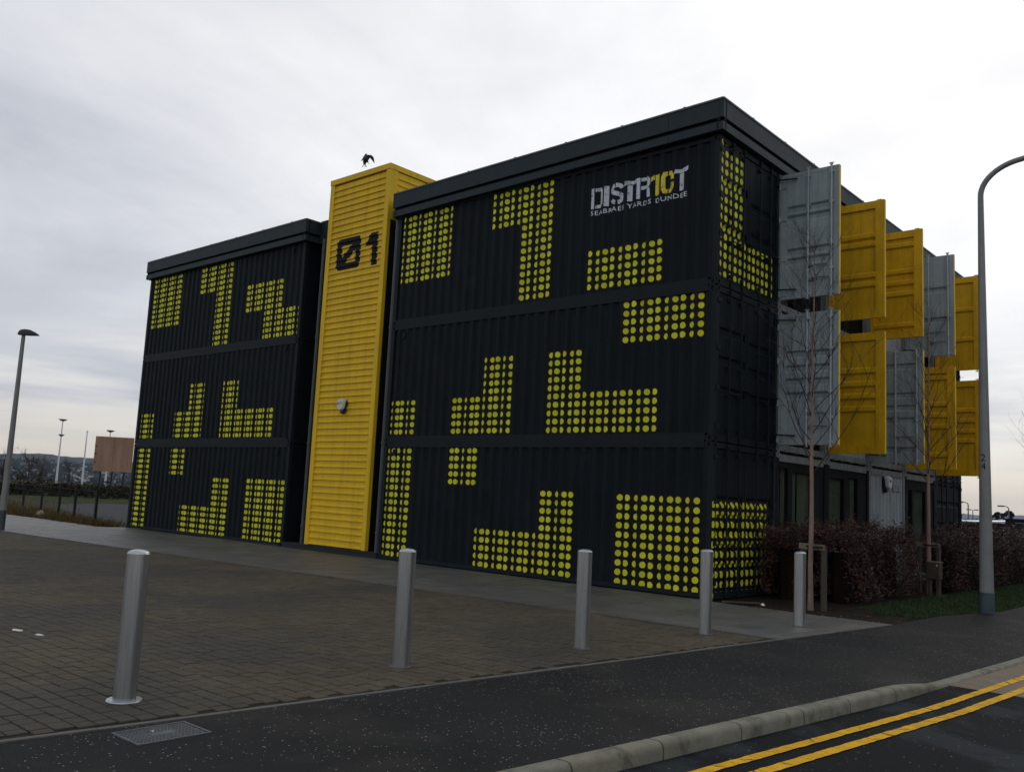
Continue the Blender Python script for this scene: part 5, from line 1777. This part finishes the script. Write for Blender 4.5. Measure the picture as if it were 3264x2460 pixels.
zat = hillside()
q = random.Random(31)
wm = MB(); wm.box(-1, 1, -.6, .6, 0, 1.0); wm.prism([(-1, -.58, 1.0), (-1, .58, 1.0), (-1, 0, 1.55)], (2, 0, 0)); wall_me = wm.mesh('house_wall', 'far_wall')
rm = MB(); rm.hexa([(-1.05, -.68, .97), (1.05, -.68, .97), (1.05, 0, 1.58), (-1.05, 0, 1.58), (-1.05, -.68, 1.03), (1.05, -.68, 1.03), (1.05, 0, 1.65), (-1.05, 0, 1.65)])
rm.hexa([(-1.05, 0, 1.58), (1.05, 0, 1.58), (1.05, .68, .97), (-1.05, .68, .97), (-1.05, 0, 1.65), (1.05, 0, 1.65), (1.05, .68, 1.03), (-1.05, .68, 1.03)]); roof_me = rm.mesh('house_roof', 'far_roof')
for i in range(120):
    az = q.uniform(-71.6, -63.8); dist = q.choice([q.uniform(1750, 2900), q.uniform(1700, 2350)]); z = zat(az, dist)
    p = frompix(az, dist, z); s = q.uniform(2.4, 4.6)
    o = bpy.data.objects.new('house', None); COL.objects.link(o); o.location = p; o.scale = (s * q.uniform(.9, 1.5), s, s * q.uniform(.8, 1.1)); o.rotation_euler.z = q.uniform(0, 6.28)
    tag(o, 'pale gabled house in the far town on the hillside', 'house', 'houses of the far hillside town')
    for nm, me in (('wall', wall_me), ('roof', roof_me)):
        c = bpy.data.objects.new(nm, me); COL.objects.link(c); c.parent = o
b = MB()
for i in range(900):
    az = q.uniform(-73.5, -62.5); dist = q.uniform(1500, 3100); p = frompix(az, dist, zat(az, dist) - 1)
    scatter_bush(b, p, q.uniform(5, 16), q.uniform(5, 16), q.uniform(4, 9), 9, q, 4.0)
b.build('woodland', 'conifer', None, kind='stuff')

# pale hill to the right
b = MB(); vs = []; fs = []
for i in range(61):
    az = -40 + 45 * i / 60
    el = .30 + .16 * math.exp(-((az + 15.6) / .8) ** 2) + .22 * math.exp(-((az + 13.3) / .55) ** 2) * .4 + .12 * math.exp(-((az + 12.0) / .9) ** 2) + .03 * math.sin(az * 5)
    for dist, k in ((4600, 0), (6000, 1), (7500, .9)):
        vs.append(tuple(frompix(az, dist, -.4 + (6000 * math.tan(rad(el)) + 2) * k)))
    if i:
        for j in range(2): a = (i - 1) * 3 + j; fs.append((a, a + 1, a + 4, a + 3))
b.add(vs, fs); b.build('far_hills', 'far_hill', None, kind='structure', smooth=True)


# ------------------------------------------------------------------ right background
def far_lamp(az, dist, el, arm, label, double=False):
    p = frompix(az, dist, 0); h = CAM.z + dist * math.tan(rad(el)); a = Vector((rgt.x, rgt.y, 0)).normalized()
    t = thing('street_lamp', label, 'street lamp', (p.x, p.y, 0), 'distant street lamps')
    b = MB(); pts = [p + Vector((0, 0, -.3)), p + Vector((0, 0, h - .35)), p + Vector((0, 0, h - .1)) + a * arm * .15, p + Vector((0, 0, h)) + a * arm * .45, p + Vector((0, 0, h)) + a * arm]
    b.tube(pts, [.13, .09, .07, .06, .06], 8); b.build('column', 'mast_dark', t, smooth=True)
    for s in ((arm, -arm * .8) if double else (arm,)):
        e = p + Vector((0, 0, h)) + a * s; b = MB(); b.box(e.x - .45, e.x + .45, e.y - .3, e.y + .3, e.z - .13, e.z + .1); b.build('lamp_head', 'mast_dark', t)


far_lamp(-14.83, 170, 1.02, -1.3, 'distant street lamp with an arm to the left, nearest the dark container end')
far_lamp(-14.60, 230, .62, -.9, 'distant twin headed street lamp', True)
far_lamp(-12.84, 170, .89, -1.25, 'distant street lamp with an arm to the left above the dark pines')


def pale_shed():
    A = frompix(-15.7, 120, 0); B = frompix(-14.42, 112, 0); d = B - A; n = Vector((-d.y, d.x, 0)).normalized()
    t = thing('low_shed', 'low dark shed with a pale roof seen beside the lamp column', 'shed', (A.x, A.y, 0))
    def hx(off, z0, z1, w, k):
        p = [A - d * off, B + d * off, B + d * off + n * w, A - d * off + n * w]
        b = MB(); b.hexa([(v.x, v.y, z0) for v in p] + [(v.x, v.y, z1 + (k if i > 1 else 0)) for i, v in enumerate(p)]); return b
    hx(0, -.3, 1.50, 7, 0).build('wall', 'shed_dark', t); hx(.03, 1.51, 1.60, 8, .35).build('roof', 'roof_pale', t)


pale_shed()


def dark_shed():
    A = frompix(-13.02, 46, 0); B = frompix(-9.6, 45, 0); d = B - A; n = Vector((-d.y, d.x, 0)).normalized()
    t = thing('dark_shed', 'dark flat roofed container shed behind the hedge at the right edge', 'shed', (A.x, A.y, 0))
    p = [A, B, B + n * 3, A + n * 3]
    b = MB(); b.hexa([(v.x, v.y, -.3) for v in p] + [(v.x, v.y, 1.74) for v in p]); b.build('wall', 'shed_dark', t)
    p = [A - d * .01 - n * .06, B + d * .01 - n * .06, B + n * 3.06, A - d * .01 + n * 3.06]
    b = MB(); b.hexa([(v.x, v.y, 1.741) for v in p] + [(v.x, v.y, 1.80) for v in p]); b.build('roof', 'plinth', t)
    p = [A + d * .15 - n * .03, A + d * .75 - n * .03, A + d * .75, A + d * .15]
    b = MB(); b.hexa([(v.x, v.y, 1.60) for v in p] + [(v.x, v.y, 1.64) for v in p]); b.build('rail', 'galvanised', t)


dark_shed()


def pine(az, dist, h, w, seed, label):
    q = random.Random(seed); p = frompix(az, dist, -.3); t = thing('pine_tree', label, 'tree', tuple(p), 'dark pines behind the shed')
    b = MB(); b.tube([p, p + Vector((q.gauss(0, .2), 0, h * .6)), p + Vector((q.gauss(0, .3), 0, h * .92))], [.28, .2, .07], 7)
    for i in range(7):
        a = q.uniform(0, 6.28); z = h * q.uniform(.4, .85); b.tube([p + Vector((0, 0, z)), p + Vector((math.cos(a) * w * .8, math.sin(a) * w * .8, z + h * .12))], [.09, .03], 4)
    b.build('trunk', 'twig', t)
    b = MB()
    for i in range(13):
        a = q.uniform(0, 6.28); r = w * math.sqrt(q.random()) * .85; z = h * q.uniform(.45, .88) - .1 * r
        scatter_bush(b, p + Vector((r * math.cos(a), r * math.sin(a), z)), w * .36, w * .36, h * .15, 150, q, .26)
    b.build('crown', 'conifer', t)


pine(-13.35, 400, 5.7, 2.6, 3, 'broad dark pine beside the lamp column')
pine(-12.80, 390, 6.2, 2.2, 7, 'rounder dark pine just right of the broad one')
q = random.Random(77); b = MB()
for i in range(60):
    az = q.uniform(-16.4, -11.0); dist = q.uniform(200, 420); scatter_bush(b, frompix(az, dist, -.3), 3.0, 3.0, q.uniform(1.6, 2.9), 90, q, .3)
b.build('far_bushes', 'far_bush', None, kind='stuff')
b = MB()
for i in range(30):
    az = -16.5 + 6.5 * i / 29; scatter_bush(b, frompix(az, q.uniform(52, 60), -.3), 1.6, 1.0, 1.75, 330, q, .09)
b.build('far_hedgerow', 'scrub', None, kind='stuff')
for az, dist, h, sd, lb in ((-14.05, 330, 5.0, 41, 'pale bare tree beyond the pale roofed shed'),):
    bare_tree(az, dist, h, sd, lb, 'far_bush', .6, 'bare trees on the right horizon')


# shrubs and trees across the road, seen only as reflections in the glass and the steel
q = random.Random(101); b = MB()
for i in range(110):
    y = -2 + 165 * i / 109; x = kerb_x(min(79, y)) + 14 + q.uniform(0, 9)
    scatter_bush(b, Vector((x, y, -.3)), 3.0, 3.0, q.uniform(5, 9.5), 420, q, .55)
b.build('roadside_trees', 'far_bush', None, kind='stuff')

# ------------------------------------------------------------------ the air
hb = MB(); hb.box(-9000, 9000, -9000, 9000, -32, 180)
hz = bpy.data.materials.new('air'); hz.use_nodes = True
ht = NT(hz.node_tree); hz.node_tree.nodes.clear()
pv = ht.n('ShaderNodeVolumePrincipled'); pv.inputs['Density'].default_value = 5.5e-5; pv.inputs['Color'].default_value = (.62, .74, .92, 1); pv.inputs['Anisotropy'].default_value = .2
ht.n('ShaderNodeOutputMaterial', i_Volume=pv.outputs[0])
hb.build('haze', hz, None, kind='stuff')
